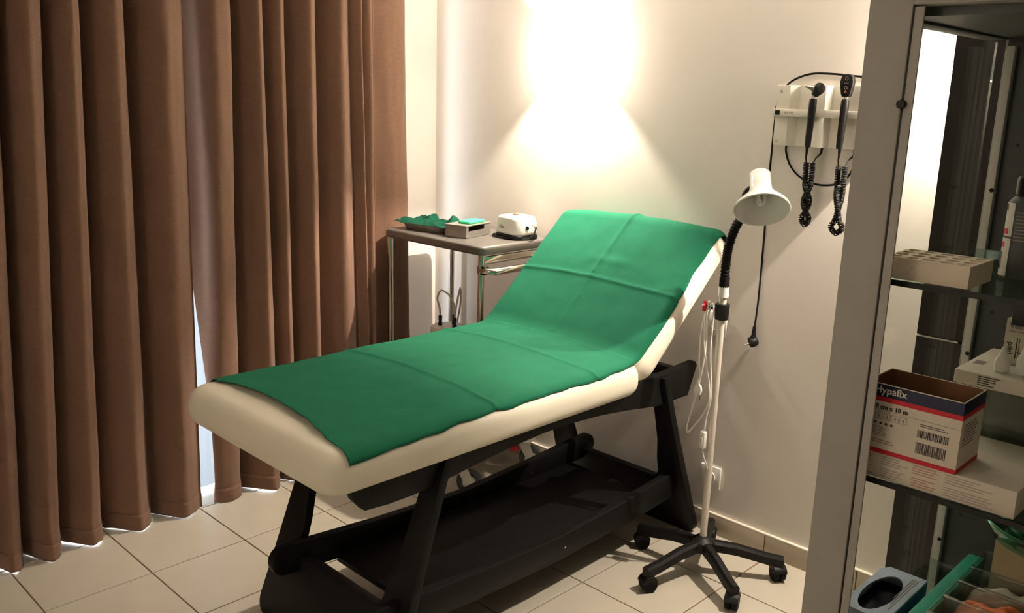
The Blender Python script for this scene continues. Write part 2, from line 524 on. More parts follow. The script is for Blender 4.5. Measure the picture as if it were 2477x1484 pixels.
hem = lambda s: (lambda u: max(0.0012, 0.0025+0.006*noise.noise(Vector((u*31+s, 1.7, 0.3)))+0.004*noise.noise(Vector((u*90+s, 4.7, 0.3)))))
def curtain(name, nodes, nu, label, seed, early=0):
    vs, fs = curtain_sheet(lambda u, z: fold_path(nodes, u, z, early), nu, hem(seed), 2.36, 70)
    o = mesh(name, vs, fs, M_curt, None, smooth=True)
    s = o.modifiers.new('thickness', 'SOLIDIFY'); s.thickness = 0.0025; s.offset = -1
    tag(o, label, 'curtain', 'brown curtains over the window')
    vs, fs = curtain_sheet(lambda u, z: fold_path(nodes, u, z, early), nu, hem(seed), 0.062, 5, xoff=0.0016)
    h = mesh('hem', vs, fs, M_curt, o, smooth=True)
    s = h.modifiers.new('thickness', 'SOLIDIFY'); s.thickness = 0.0012; s.offset = 1
    return o
curtain('curtain', ln, 560, 'brown floor-length curtain filling the left side of the photo', 0)
rn = [(1.478, -3.130, 1.497, -3.03), (1.520, -3.085, 1.492, -3.012), (1.560, -2.998, 1.515, -2.990), (1.600, -2.990, 1.555, -2.985), (1.642, -3.02, 1.600, -3.02)]
rn += mk_nodes([(1.642, 1.600), (1.765, 1.770), (1.852, 1.855), (1.988, 1.975), (2.140, 2.170), (2.185, 2.212), (2.236, 2.242)], first=False)
rn += [(2.262, -3.095, 2.268, -3.095), (2.37, -3.064, 2.39, -3.064), (2.42, -3.060, 2.455, -3.060), (2.448, -3.066, 2.490, -3.066), (2.470, -3.085, 2.505, -3.085), (2.482, -3.112, 2.515, -3.112)]
curtain('curtain', rn, 460, 'brown floor-length curtain hanging behind the bed and steel trolley', 50, early=2)
sn = []
for k in range(9):
    y = 1.36+0.04*k
    sn.append((y, -3.135-(0.012 if k % 2 else 0), y, -3.135-(0.012 if k % 2 else 0)))
vs, fs = curtain_sheet(lambda u, z: fold_path(sn, u, z), 80, lambda u: 0.02, 2.34, 30)
tag(mesh('sheer_curtain', vs, fs, M_sheer, None, smooth=True), 'white sheer strip glowing in the gap between the brown curtains', 'curtain')
rl = empty('curtain_rail', (-3.05, 1.2, 2.36), 'curtain rail above the brown curtains', 'curtain rail')
box('track', -3.16, -2.98, -0.1, 2.46, 2.36, 2.39, M_frame, rl, bev=0.003)
for y in (0.2, 1.2, 2.2): box('bracket', XL-0.001, -3.10, y-0.015, y+0.015, 2.39, 2.41, M_frame, rl)

# ------------------------------------------------------------------ examination bed
CX = -1.945
bed = empty('examination_bed', (CX, 1.96, 0), 'cream padded examination bed on a black wooden frame, backrest raised', 'examination bed')
TS = 0.35
def trestle(name, yb, sgn, lab=None):
    hw = 0.325
    P = []
    def arc(cx, cz, r, a0, a1, n=6):
        for k in range(n+1):
            a = math.radians(lerp(a0, a1, k/n)); P.append((cx+r*math.cos(a), cz+r*math.sin(a)))
    # outline (x from the middle, height): outer right side up, inner U, outer left side down
    P.append((-hw+0.06, 0.0)); P.append((hw-0.06, 0.0))
    arc(hw-0.045, 0.045, 0.045, -80, 5)
    for z, x in ((0.15, 0.318), (0.28, 0.311), (0.42, 0.304), (0.56, 0.300), (0.642, 0.300)): P.append((x, z))
    P.append((0.235, 0.642)); P.append((0.232, 0.50)); P.append((0.224, 0.38)); P.append((0.208, 0.30))
    arc(0.165, 0.25, 0.040, 10, -90, 4)
    arc(-0.165, 0.25, 0.040, -90, -190, 4)
    P.append((-0.208, 0.30)); P.append((-0.224, 0.38)); P.append((-0.232, 0.50)); P.append((-0.235, 0.642))
    for z, x in ((0.642, 0.300), (0.56, 0.300), (0.42, 0.304), (0.28, 0.311), (0.15, 0.318)): P.append((-x, z))
    arc(-hw+0.045, 0.045, 0.045, 175, 260)
    f = lambda a, b, w: Vector((CX+a, yb+sgn*(TS*b)+sgn*w, b))
    return prism(name, P, f, 0.030, M_black, bed, bev=0.002)
trestle('leg_frame', 1.235, 1)
trestle('leg_frame', 2.685, -1)
side = [(1.166, 0.650), (1.166, 0.622), (1.178, 0.590), (1.207, 0.557), (1.28, 0.551), (1.36, 0.551), (1.45, 0.557), (1.56, 0.570), (1.70, 0.584), (1.85, 0.593), (1.98, 0.592),
        (2.12, 0.583), (2.25, 0.568), (2.35, 0.553), (2.43, 0.542), (2.607, 0.542), (2.652, 0.645), (2.640, 0.660), (2.47, 0.651)]
for x in (-1.692, -2.228):
    prism('side_rail', side, lambda a, b, w, x=x: Vector((x+w, a, b)), 0.030, M_black, bed, bev=0.002)
low = []
def half(cy, cz, r, a0, a1, n=8):
    return [(cy+r*math.cos(math.radians(lerp(a0, a1, k/n))), cz+r*math.sin(math.radians(lerp(a0, a1, k/n)))) for k in range(n+1)]
low = half(1.255, 0.215, 0.045, 90, 270)+[(1.6, 0.145), (1.95, 0.135), (2.3, 0.145)]+half(2.620, 0.210, 0.045, -90, 90)+[(2.3, 0.232), (1.95, 0.215), (1.6, 0.232)]
low2 = [p for p in low if p[0] < 2.5]+[]
k_ = low2.index((2.3, 0.145))
low2 = low2[:k_+1]+[(2.577, 0.160), (2.577, 0.255)]+low2[k_+1:]
for x, low in ((-2.148, low), (-1.700, low2)):
    prism('stretcher', low, lambda a, b, w, x=x: Vector((x+w, a, b)), 0.030, M_black, bed, bev=0.003)
box('lower_shelf', -2.118, -1.700, 1.430, 2.52, 0.150, 0.168, M_black, bed, bev=0.002)
for y0, y1 in ((1.30, 1.36), (2.12, 2.18), (2.55, 2.58)):
    box('cross_bar', -2.199, -1.691, y0, y1, 0.600, 0.645, M_black, bed, bev=0.002)
# strut that carries the raised backrest
tube('backrest_strut', [(-1.80, 2.30, 0.62), (-1.80, 2.46, 0.845)], 0.009, M_chrome, bed)
tube('backrest_strut', [(-2.09, 2.30, 0.62), (-2.09, 2.46, 0.845)], 0.009, M_chrome, bed)
# screw heads on the stretchers
for p in ((-1.670, 1.98, 0.175), (-2.117, 2.30, 0.185)):
    lathe('screw_cap', [(0.0, 0.0), (0.004, 0.0), (0.004, 0.002), (0.0, 0.003)], M_chrome, bed, T=axisT(p, (1, 0, 0)), n=10)
ZT, RT = 0.750, 0.046
HXM = 0.365
def wob(v):
    return v+Vector((0, 0, 0.0016*noise.noise(v*6)))
slab('seat_pad', HXM, 0.597, 0.645, ZT, 0.075, RT, M_vinyl, bed, T=Matrix.Translation((CX, 1.645, 0)), crown=0.020, disp=wob)
ANG = math.radians(42)
BT = Matrix.Translation((CX, 2.243, 0.662)) @ Matrix.Rotation(ANG, 4, 'X')
slab('back_pad', HXM, 0.307, 0.0, 0.092, 0.06, 0.042, M_vinyl, bed, T=BT @ Matrix.Translation((0, 0.307, 0)), crown=0.016, disp=wob)
# small tear at the foot corner
lathe('scuff_mark', [(0, 0), (0.006, 0), (0.005, 0.001), (0, 0.0014)], M_cardi, bed, T=axisT((-2.292, 1.073, 0.690), (-0.6, -0.8, 0.1)) @ Matrix.Scale(0.35, 4, (1, 0, 0)), n=10)

# ------------------------------------------------------------------ green sheet draped along the bed
def pad_drop(x, r=RT):
    d = HXM-abs(x-CX)
    if d <= 0: return r+(-d)*3
    if d < r: return r-math.sqrt(max(0, r*r-(r-d)**2))
    return 0.0
ca, sa = math.cos(ANG), math.sin(ANG)
P0 = Vector((2.243-0.092*sa, 0.662+0.092*ca))           # start of the back pad's top line (y,z)
s0 = (ZT-P0.y)/sa
K = Vector((P0.x+s0*ca, ZT))                             # where the two top lines meet
LEN_BACK = 0.614-s0
ctl = []
FIL = 0.055
y = 1.108
while y < K.x-FIL: ctl.append((Vector((y, ZT)), Vector((0, 1)))); y += 0.005
A = Vector((K.x-FIL, ZT)); B = K+Vector((ca, sa))*FIL
for k in range(24):
    t = k/24
    p = A*(1-t)**2+K*2*t*(1-t)+B*t*t
    d = (K-A)*2*(1-t)+(B-K)*2*t; d.normalize()
    ctl.append((p, Vector((-d.y, d.x))))
s = FIL
while s < LEN_BACK-0.040:
    ctl.append((K+Vector((ca, sa))*s, Vector((-sa, ca)))); s += 0.005
T0 = K+Vector((ca, sa))*(LEN_BACK-0.040)
for k in range(14):
    a = math.radians(125*k/13)
    n_ = Vector((-sa, ca)); t_ = Vector((ca, sa))
    c = T0-n_*0.042
    nn = n_*math.cos(a)+t_*math.sin(a)
    ctl.append((c+nn*0.042, nn))
acc = [0.0]
for k in range(1, len(ctl)): acc.append(acc[-1]+(ctl[k][0]-ctl[k-1][0]).length)
kink = (K.x-1.118)
NX = 110
vs, fs = [], []
def crease(d, h, w): return h*math.exp(-abs(d)/w)
for k, (p, nv) in enumerate(ctl):
    sL = acc[k]
    for i in range(NX+1):
        u = i/NX
        xl = -2.302+0.004*noise.noise(Vector((sL*7, 2.2, 0)))
        xr = -1.594+0.009*math.exp(-sL/0.2)+0.006*noise.noise(Vector((sL*5, 7.2, 0)))+0.003*noise.noise(Vector((sL*16, 7.2, 0)))
        x = lerp(xl, xr, u)
        crown = 0.020*max(0, 1-((x-CX)/HXM)**2) if sL < kink else 0.016*max(0, 1-((x-CX)/HXM)**2)
        off = crown-pad_drop(x)+0.0045
        wx = 0.006*noise.noise(Vector((x*3, 0.4, 0)))
        off += crease(sL-(1.600-1.118)-wx, 0.0065, 0.0065)
        off += crease(sL-(2.012-1.118)+wx, 0.0055, 0.006)
        off += crease(sL-(kink+0.275)-wx*1.5, 0.0055, 0.0065)
        cx2 = CX-0.01+0.008*noise.noise(Vector((sL*4, 3.3, 0)))
        env = 1.0 if sL > kink+0.30 else (0.55 if sL > kink+0.02 else 0.15)
        off += env*crease(x-cx2, 0.0055, 0.009)
        off += env*0.004*math.exp(-((sL-(kink+0.36))/0.02)**2)*math.exp(-((x-cx2-0.05)/0.09)**2)
        off += 0.0030*noise.noise(Vector((x*6, sL*6, 1.0)))+0.0016*noise.noise(Vector((x*16, sL*14, 4.0)))+0.0012
        if k < 39:
            off += 0.006*max(0, 1-k/12)*max(0, noise.noise(Vector((x*9+2.1, 0.2, 0.7))))
        q = p+nv*off
        yy = q.x
        if k < 21:
            yy += (1-k/21)*(0.030*(1-u)+0.030*max(0, 1-((x-CX+0.02)/0.28)**2)+0.004*noise.noise(Vector((x*18, 1, 1))))
        vs.append(Vector((x, yy, q.y)))
for k in range(len(ctl)-1):
    for i in range(NX):
        a = k*(NX+1)+i
        fs.append((a, a+1, a+NX+2, a+NX+1))
sheet = mesh('cloth_sheet', vs, fs, M_green, None, smooth=True)
sm = sheet.modifiers.new('thickness', 'SOLIDIFY'); sm.thickness = 0.0012; sm.offset = 1
tag(sheet, 'creased green cloth sheet draped along the cream examination bed', 'sheet')

# ------------------------------------------------------------------ castor on a swivel fork (local: floor contact at 0,0,0)
def castor(parent, x, y, rot, r, w, fork_m, wheel_m, ztop, brake=None, twin=False, bumper=False):
    T = Matrix.Translation((x, y, 0)) @ Matrix.Rotation(rot, 4, 'Z')
    WT = T @ Matrix.Translation((0, 0, r)) @ Matrix.Rotation(PI/2, 4, 'Y')
    if twin:
        # twin-wheel furniture castor with a rounded hood
        for sx in (-1, 1):
            wh = lathe('wheel', [(0, -w*0.2), (r*0.55, -w*0.24), (r*0.94, -w*0.2), (r, -w*0.1), (r, w*0.1), (r*0.94, w*0.2), (r*0.55, w*0.24), (0, w*0.2)], wheel_m, parent,
                       T=WT @ Matrix.Translation((0, 0, sx*w*0.26)), n=24)
        P = [(-r*0.2, r*0.8), (r*0.3, r*0.95)]
        P = half(0, r, r*1.12, 20, 165, 10)+half(0, r, r*0.55, 165, 20, 8)
        prism('hood', P, lambda a, b, t_: T @ Vector((t_-w*0.5, a, b)), w, fork_m, parent, bev=0.002)
        tube('stem', [T @ Vector((0, 0.006, r*1.6)), T @ Vector((0, 0.006, ztop))], 0.008, fork_m, parent, n=10)
    else:
        wh = lathe('wheel', [(0, -w/2), (r*0.62, -w/2), (r*0.64, -w/2+0.003), (r*0.80, -w/2+0.003), (r*0.82, -w/2), (r*0.94, -w/2), (r, -w/4), (r, w/4), (r*0.94, w/2), (r*0.82, w/2), (r*0.80, w/2-0.003), (r*0.64, w/2-0.003), (r*0.62, w/2), (0, w/2)], wheel_m, parent, T=WT, n=28)
        lathe('hub_cap', [(0, -w/2-0.004), (r*0.5, -w/2-0.004), (r*0.55, -w/2), (r*0.55, w/2), (r*0.5, w/2+0.004), (0, w/2+0.004)], fork_m, wh, T=WT, n=20)
        for sx in (-1, 1):
            P = [(0.010, r-0.012), (0.018, r+0.004), (-0.006, r*2.25), (-0.052, r*2.25), (-0.030, r*1.4), (-0.014, r-0.006)]
            prism('fork', P, lambda a, b, t_, sx=sx: T @ Vector((sx*(w/2+0.006)+t_-0.002, a, b)), 0.004, fork_m, parent, bev=0.001)
        box('fork_top', -w/2-0.008, w/2+0.008, -0.052, -0.004, r*2.25, r*2.25+0.008, fork_m, parent, bev=0.002, T=T)
        if brake:
            prism('brake_pedal', [(-0.052, r*1.65), (-0.058, r*2.2), (-0.090, r*1.95), (-0.088, r*1.55)], lambda a, b, t_: T @ Vector((t_-0.014, a, b)), 0.028, brake, parent, bev=0.003)
        tube('stem', [T @ Vector((0, -0.028, r*2.25)), T @ Vector((0, -0.028, ztop))], 0.011, fork_m, parent, n=12)
        if bumper:
            lathe('bumper', [(0, -0.014), (0.040, -0.014), (0.046, -0.006), (0.046, 0.006), (0.040, 0.014), (0, 0.014)], M_wplas, parent, T=T @ Matrix.Translation((0, -0.028, r*2.25+0.032)), n=28)

# ------------------------------------------------------------------ steel instrument trolley
tx0, tx1, ty0, ty1, tz = -3.026, -2.420, 2.305, 2.698, 1.000
tro = empty('instrument_trolley', ((tx0+tx1)/2, (ty0+ty1)/2, 0), 'steel instrument trolley with chrome legs behind the bed', 'trolley')
slab('top_tray', (tx1-tx0)/2, (ty1-ty0)/2, 0.962, 0.998, 0.030, 0.012, M_ttop, tro, T=Matrix.Translation(((tx0+tx1)/2, (ty0+ty1)/2, 0)), n=4, fill=4)
for x in (tx0+0.022, tx1-0.022):
    for y in (ty0+0.022, ty1-0.022):
        tube('leg', [(x, y, 0.235), (x, y, 0.968)], 0.0125, M_chrome, tro, n=16)
for z in (0.240, 0.3835):
    slab('lower_tray', (tx1-tx0)/2-0.012, (ty1-ty0)/2-0.012, z, z+0.018, 0.02, 0.006, M_steel, tro, T=Matrix.Translation(((tx0+tx1)/2, (ty0+ty1)/2, 0)), n=3, fill=3)
for x, ya in ((tx0+0.050, 2.290), (tx1-0.022, 2.232)):
    box('base_bar', x-0.016, x+0.016, ya, 2.692, 0.206, 0.234, M_steel, tro, bev=0.003)
    for y in (ya+0.055 if ya > 2.25 else 2.272, 2.632):
        castor(tro, x, y+0.010, math.radians(-45), 0.050, 0.026, M_strip, M_cabd, 0.21, brake=M_red, bumper=True)
hx = tx1+0.035
tube('push_handle', [(tx1-0.022, ty0+0.022, 0.905), (hx-0.012, ty0+0.022, 0.905), (hx, ty0+0.034, 0.905), (hx, ty1-0.034, 0.905), (hx-0.012, ty1-0.022, 0.905), (tx1-0.022, ty1-0.022, 0.905)], 0.014, M_chrome, tro, n=14)
box('side_rail', tx1-0.030, tx1-0.014, ty0+0.034, ty1-0.034, 0.925, 0.955, M_chrome, tro, bev=0.003)
for y in (ty0+0.024, ty1-0.024):
    box('handle_bracket', tx1-0.034, tx1+0.006, y-0.012, y+0.012, 0.888, 0.922, M_blk, tro, bev=0.003)

# kidney tray with a green cloth
tray = empty('steel_tray', (-2.880, 2.455, 0.999), 'shallow steel tray under a crumpled green cloth on the trolley', 'tray')
TT = Matrix.Translation((-2.872, 2.452, 0.999)) @ Matrix.Rotation(math.radians(8), 4, 'Z')
pv = rrect(0.118, 0.075, 0.03, 5); n_ = len(pv)
vs, fs = [], []
prof = [(0.80, 0.000), (0.90, 0.000), (0.985, 0.022), (1.05, 0.024), (1.05, 0.026), (0.97, 0.0245), (0.885, 0.003), (0.80, 0.003)]
for sc, z in prof:
    for x, y in pv: vs.append(TT @ Vector((x*sc, y*sc, z)))
for i in range(len(prof)-1):
    for k in range(n_):
        k2 = (k+1) % n_; fs.append((i*n_+k, i*n_+k2, (i+1)*n_+k2, (i+1)*n_+k))
fs.append(tuple(range(n_))); fs.append(tuple(range((len(prof)-1)*n_, len(prof)*n_)))
mesh('dish', vs, fs, M_steel, tray, smooth=True, sharp=40)
vs, fs = [], []
NU, NV = 60, 36
for j in range(NV+1):
    for i in range(NU+1):
        u, v = i/NU*2-1, j/NV*2-1
        x, y = u*0.136, v*0.088
        rim = max(abs(u), abs(v))
        z = 0.031+0.010*noise.noise(Vector((u*2.6, v*2.3, 3.3)))+0.006*noise.noise(Vector((u*6, v*5, 1.3)))
        z -= 0.010*max(0, rim-0.86)/0.14
        z += 0.030*math.exp(-((u-0.55)/0.12)**2-((v-0.55)/0.5)**2)+0.016*math.exp(-((u-0.86)/0.10)**2-((v-0.2)/0.5)**2)
        z += 0.024*math.exp(-((u+0.45)/0.13)**2-((v-0.75)/0.4)**2)+0.012*math.exp(-((u+0.9)/0.2)**2)
        w = 0.012*noise.noise(Vector((u*3, v*3, 8.8)))
        vs.append(TT @ Vector((x+w, y+w*0.7, max(z, 0.0275))))
for j in range(NV):
    for i in range(NU):
        a = j*(NU+1)+i; fs.append((a, a+1, a+NU+2, a+NU+1))
cl = mesh('crumpled_cloth', vs, fs, M_green_shaded, None, smooth=True)
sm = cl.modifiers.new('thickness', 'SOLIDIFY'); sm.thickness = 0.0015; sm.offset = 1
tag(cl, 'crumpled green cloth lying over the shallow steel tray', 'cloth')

# steel glove-box holder with a pale green pad
BT2 = Matrix.Translation((-2.672, 2.468, 0.9995)) @ Matrix.Rotation(math.radians(12), 4, 'Z')
sb = empty('steel_box', (-2.672, 2.468, 0.9995), 'open-sided steel box under a bright green pad on the trolley', 'metal box')
box('shell', -0.052, 0.052, -0.085, 0.085, 0.0, 0.002, M_steel, sb, T=BT2)
box('side_panel', -0.052, 0.052, -0.085, -0.083, 0.002, 0.046, M_steel, sb, T=BT2)
box('side_panel', -0.052, 0.052, 0.083, 0.085, 0.002, 0.046, M_steel, sb, T=BT2)
box('side_panel', -0.052, -0.050, -0.083, 0.083, 0.002, 0.046, M_steel, sb, T=BT2)
box('front_lip', 0.050, 0.052, -0.083, 0.083, 0.002, 0.026, M_steel, sb, T=BT2)
box('front_lip', 0.050, 0.052, -0.083, -0.070, 0.026, 0.046, M_steel, sb, T=BT2)
box('front_lip', 0.050, 0.052, 0.040, 0.083, 0.026, 0.046, M_steel, sb, T=BT2)
bm = bmesh.new(); bm_box(bm, -0.054, 0.054, -0.087, 0.087, 0.046, 0.050, 0.001)
finish('lid', bm, M_steel, sb, T=BT2)
o = slab('foam_pad', 0.030, 0.055, 0.0505, 0.061, 0.006, 0.004, M_greenb, None, T=BT2 @ Matrix.Translation((0.008, 0.012, 0)), n=3, fill=3)
tag(o, 'small bright green pad lying on the steel box', 'pad')

# nebuliser
NT = Matrix.Translation((-2.515, 2.590, 0.9992)) @ Matrix.Rotation(math.radians(-6), 4, 'Z')
nb = empty('nebuliser', (-2.515, 2.590, 0.9992), 'white rounded nebuliser machine on a dark base on the trolley', 'medical device')
slab('base', 0.078, 0.062, 0.0, 0.016, 0.03, 0.004, M_blk, nb, T=NT, n=3, fill=3)
def neb_disp(v):
    t = (v.z-0.016)/0.072
    v2 = Vector((v.x*(1-0.10*t), v.y*(1-0.12*t), v.z+0.010*math.cos(v.x*14)*t))
    return v2
slab('body', 0.080, 0.064, 0.016, 0.082, 0.040, 0.012, M_wplas, nb, T=NT, n=4, cn=8, fill=6, disp=neb_disp)
lathe('power_button', [(0, 0), (0.013, 0), (0.012, 0.003), (0, 0.004)], M_cardi, nb, T=NT @ Matrix.Translation((0.0, -0.006, 0.0925)), n=18)
lathe('air_outlet', [(0, 0), (0.0085, 0), (0.0085, 0.003), (0.006, 0.003), (0.005, 0.001), (0, 0.001)], M_blk, nb, T=NT @ axisT((0.0765, -0.010, 0.046), (1, -0.05, 0.12)), n=18)
box('air_filter', 0.0738, 0.0766, 0.018, 0.044, 0.038, 0.068, M_cream, nb, bev=0.001, T=NT @ Matrix.Rotation(0.0, 4, 'Z'))
bars('printed_mark', [(-0.036, -0.004, 0.045, 0.0475), (-0.033, -0.007, 0.040, 0.0425), (-0.030, -0.012, 0.052, 0.0535)], 0, M_grink, nb).data.transform(NT @ Matrix.Translation((0, -0.0618, 0)))
cb = smooth_path([(-2.446, 2.625, 1.03), (-2.430, 2.615, 1.045), (-2.424, 2.595, 1.022), (-2.428, 2.570, 1.004), (-2.46, 2.535, 1.004), (-2.53, 2.515, 1.004), (-2.60, 2.540, 1.004), (-2.61, 2.60, 1.004)], 8)
tube('power_cord', cb, 0.0035, M_blkr, nb, n=7)

# suction jar with tubes on the middle shelf
jar = empty('suction_jar', (-2.815, 2.490, 0.4020), 'white lidded suction jar with clear tubes under the trolley top', 'jar')
lathe('vessel', [(0, 0), (0.062, 0), (0.066, 0.006), (0.070, 0.150), (0.0, 0.150)], M_clear, jar, T=Matrix.Translation((-2.815, 2.490, 0.4020)), n=32)
lathe('lid', [(0, 0.150), (0.074, 0.150), (0.075, 0.158), (0.074, 0.176), (0.068, 0.182), (0.0, 0.184)], M_cream, jar, T=Matrix.Translation((-2.815, 2.490, 0.4020)), n=32)
for k, (dx, dy) in enumerate(((-0.022, -0.024), (0.002, 0.034), (0.046, -0.002))):
    x, y = -2.815+dx, 2.490+dy
    cn_ = lathe('connector', [(0, 0), (0.009, 0), (0.009, 0.012), (0.007, 0.013), (0.0085, 0.040), (0.006, 0.044), (0, 0.044)], M_navy, jar, T=Matrix.Translation((x, y, 0.5855)), n=14)
tube('tube', [(-2.837, 2.466, 0.622), (-2.842, 2.466, 0.660), (-2.862, 2.470, 0.700), (-2.848, 2.480, 0.735), (-2.818, 2.50, 0.715), (-2.812, 2.522, 0.670), (-2.813, 2.524, 0.622)], 0.004, M_tube, jar, n=8, sm=6)
tube('tube', [(-2.769, 2.488, 0.622), (-2.765, 2.495, 0.690), (-2.758, 2.505, 0.748), (-2.766, 2.515, 0.752), (-2.80, 2.55, 0.715), (-2.86, 2.60, 0.64), (-2.90, 2.61, 0.52), (-2.92, 2.60, 0.406)], 0.004, M_tube, jar, n=8, sm=6)

# ------------------------------------------------------------------ floor-standing examination lamp
px, py = -1.457, 2.445
lamp = empty('examination_lamp', (px, py, 0), 'white-shaded examination lamp on a wheeled pole beside the bed', 'floor lamp')
lathe('hub', [(0, 0.085), (0.040, 0.085), (0.044, 0.095), (0.040, 0.118), (0.024, 0.130), (0.017, 0.134), (0.0, 0.134)], M_blk, lamp, T=Matrix.Translation((px, py, 0)), n=24)
tips = [(-1.508, 2.214), (-1.262, 2.322), (-1.250, 2.590), (-1.695, 2.432), (-1.556, 2.652)]
for k, (x, y) in enumerate(tips):
    d = Vector((x-px, y-py, 0)); L = d.length; d.normalize(); nrm = Vector((-d.y, d.x, 0))
    P = [(0.020, 0.122, 0.018), (L*0.45, 0.114, 0.0165), (L*0.86, 0.092, 0.0155), (L+0.014, 0.086, 0.0150)]
    vs, fs = [], []
    for (s_, zt, hw) in P:
        zb = zt-0.034
        for (a, z) in ((-hw, zb), (hw, zb), (hw, zt-0.008), (hw*0.55, zt), (-hw*0.55, zt), (-hw, zt-0.008)):
            v = Vector((px, py, 0))+d*s_+nrm*a; v.z = z; vs.append(v)
    for i in range(len(P)-1):
        for q in range(6): fs.append((i*6+q, i*6+(q+1) % 6, (i+1)*6+(q+1) % 6, (i+1)*6+q))
    fs.append(tuple(range(6))); fs.append(tuple(range(18, 24)))
    mesh('base_arm', vs, fs, M_blk, lamp)
    castor(lamp, x, y, (-0.5, 0.35, 0.9, -0.8, 0.3)[k], 0.0265, 0.044, M_blk, M_blkr, 0.066, twin=True)
tube('pole', [(px, py, 0.130), (px, py, 0.985)], 0.0115, M_gpole, lamp, n=18)
tube('ring_collar', [(px, py, 0.958), (px, py, 0.992)], 0.0165, M_wplas, lamp, n=18)
lathe('clamp_collar', [(0.0117, 0.0), (0.021, 0.0), (0.0215, 0.004), (0.0235, 0.046), (0.022, 0.050), (0.0117, 0.050)], M_blk, lamp, T=Matrix.Translation((px, py, 0.886)), n=20)
tube('knob_stem', [(px-0.018, py-0.012, 0.918), (px-0.052, py-0.020, 0.922)], 0.0045, M_blk, lamp)
kT = axisT((px-0.044, py-0.019, 0.922), (-0.97, -0.22, 0.0))
kp = []
for k in range(24):
    a = 2*PI*k/24; kp.append((math.cos(a)*(0.0165+0.0025*math.cos(a*6)), math.sin(a)*(0.0165+0.0025*math.cos(a*6))))
prism('clamp_knob', kp, lambda a, b, t_: kT @ Vector((a, b, t_)), 0.011, M_red, lamp, bev=0.002)
# shade: rim centre and axis
rimc = Vector((-1.350, 2.445, 1.243))
dv = (rimc-Vector((0, 0, CAM_H))).normalized()
ax = Vector((0.42, -0.52, -0.74)).normalized()
ST = axisT(rimc, -ax)
R0 = 0.082
sh = [(R0, 0.0), (R0+0.003, 0.002), (R0-0.001, 0.012), (R0-0.010, 0.024), (0.056, 0.042), (0.040, 0.060), (0.034, 0.076), (0.0325, 0.086), (0.0325, 0.134), (0.028, 0.139), (0.0, 0.139),
      (0.0, 0.136), (0.026, 0.136), (0.030, 0.132), (0.030, 0.086), (0.032, 0.074), (0.038, 0.058), (0.053, 0.040), (R0-0.013, 0.022), (R0-0.004, 0.011), (R0-0.002, 0.002)]
lathe_open('lamp_shade', sh, M_enam, lamp, T=ST, n=44)
bt = smooth_path([(-0.010, 0.0, 0.10), (-0.010, 0.0, 0.035), (0.0, 0.0, 0.024), (0.010, 0.0, 0.035), (0.010, 0.0, 0.10)], 6)
tube('bulb', [ST @ p for p in bt], 0.0062, M_bulb, lamp, n=10)
bt = smooth_path([(0.0, -0.014, 0.10), (0.0, -0.014, 0.040), (0.0, -0.004, 0.028), (0.0, 0.008, 0.040), (0.0, 0.008, 0.10)], 6)
tube('bulb', [ST @ p for p in bt], 0.0056, M_bulb, lamp, n=10)
neck_end = ST @ Vector((0, 0, 0.075))
side_dir = (-rgt*0.9+Vector((0, 0.5, 0))).normalized()
fl = smooth_path([(px, py, 0.985), (px, py, 1.06), (px+0.002, py+0.003, 1.115), (px+0.014, py+0.012, 1.175), (px+0.018, py+0.058, 1.235), neck_end+dv*0.062+Vector((-0.040, -0.01, -0.012)), neck_end+dv*0.036+Vector((-0.006, 0, 0.012)), neck_end+dv*0.018+Vector((0, 0, 0.014))], 30)
rad = [0.0135+(0.0016 if (k//2) % 2 else -0.0004) for k in range(len(fl))]
tube('gooseneck', fl, rad, M_blkr, lamp, n=14)
tube('neck_sleeve', [(px, py, 0.990), (px, py, 1.022)], 0.0165, M_blkr, lamp, n=16)
# mains lead looped over the knob, with plug and in-line switch
ld = [(px-0.012, py-0.03, 0.47), (px-0.006, py-0.032, 0.56), (px+0.004, py-0.030, 0.64), (px-0.010, py-0.032, 0.78), (px-0.012, py-0.028, 0.90), (px-0.020, py-0.022, 0.934), (px-0.030, py-0.018, 0.925),
      (px-0.033, py-0.026, 0.88), (px-0.030, py-0.03, 0.78), (px-0.045, py-0.03, 0.66), (px-0.072, py-0.03, 0.54), (px-0.078, py-0.03, 0.497), (px-0.066, py-0.03, 0.497), (px-0.020, py-0.034, 0.565), (px+0.001, py-0.036, 0.62),
      (px-0.004, py-0.036, 0.68), (px-0.030, py-0.034, 0.78), (px-0.040, py-0.03, 0.88), (px-0.034, py-0.024, 0.936), (px-0.042, py-0.018, 0.925), (px-0.052, py-0.028, 0.84), (px-0.050, py-0.03, 0.74), (px-0.044, py-0.03, 0.70), (px-0.045, py-0.03, 0.676)]
tube('power_lead', ld, 0.0028, M_wplas, lamp, n=7, sm=7)
sw = box('inline_switch', px-0.022, px-0.002, py-0.040, py-0.022, 0.452, 0.512, M_wplas, lamp, bev=0.005)
box('rocker', px-0.016, px-0.008, py-0.043, py-0.039, 0.470, 0.492, M_cream, sw, bev=0.0015)
tube('power_lead', [(px-0.012, py-0.030, 0.455), (px-0.010, py-0.028, 0.43), (px-0.004, py-0.016, 0.40), (px, py-0.012, 0.38)], 0.0028, M_wplas, lamp, n=7, sm=4)
pg = prism('plug', [(-0.009, 0.0), (0.009, 0.0), (0.013, 0.014), (0.011, 0.026), (0.004, 0.036), (0.0035, 0.048), (-0.0035, 0.048), (-0.004, 0.036), (-0.011, 0.026), (-0.013, 0.014)],
           lambda a, b, t_: Vector((px-0.045+a, py-0.036+t_, 0.630+b)), 0.012, M_wplas, lamp, bev=0.002)
for dx in (-0.0085, 0.0085): tube('pin', [(px-0.045+dx*0.8, py-0.030, 0.631), (px-0.045+dx, py-0.030, 0.612)], 0.002, M_chrome, pg, n=8)

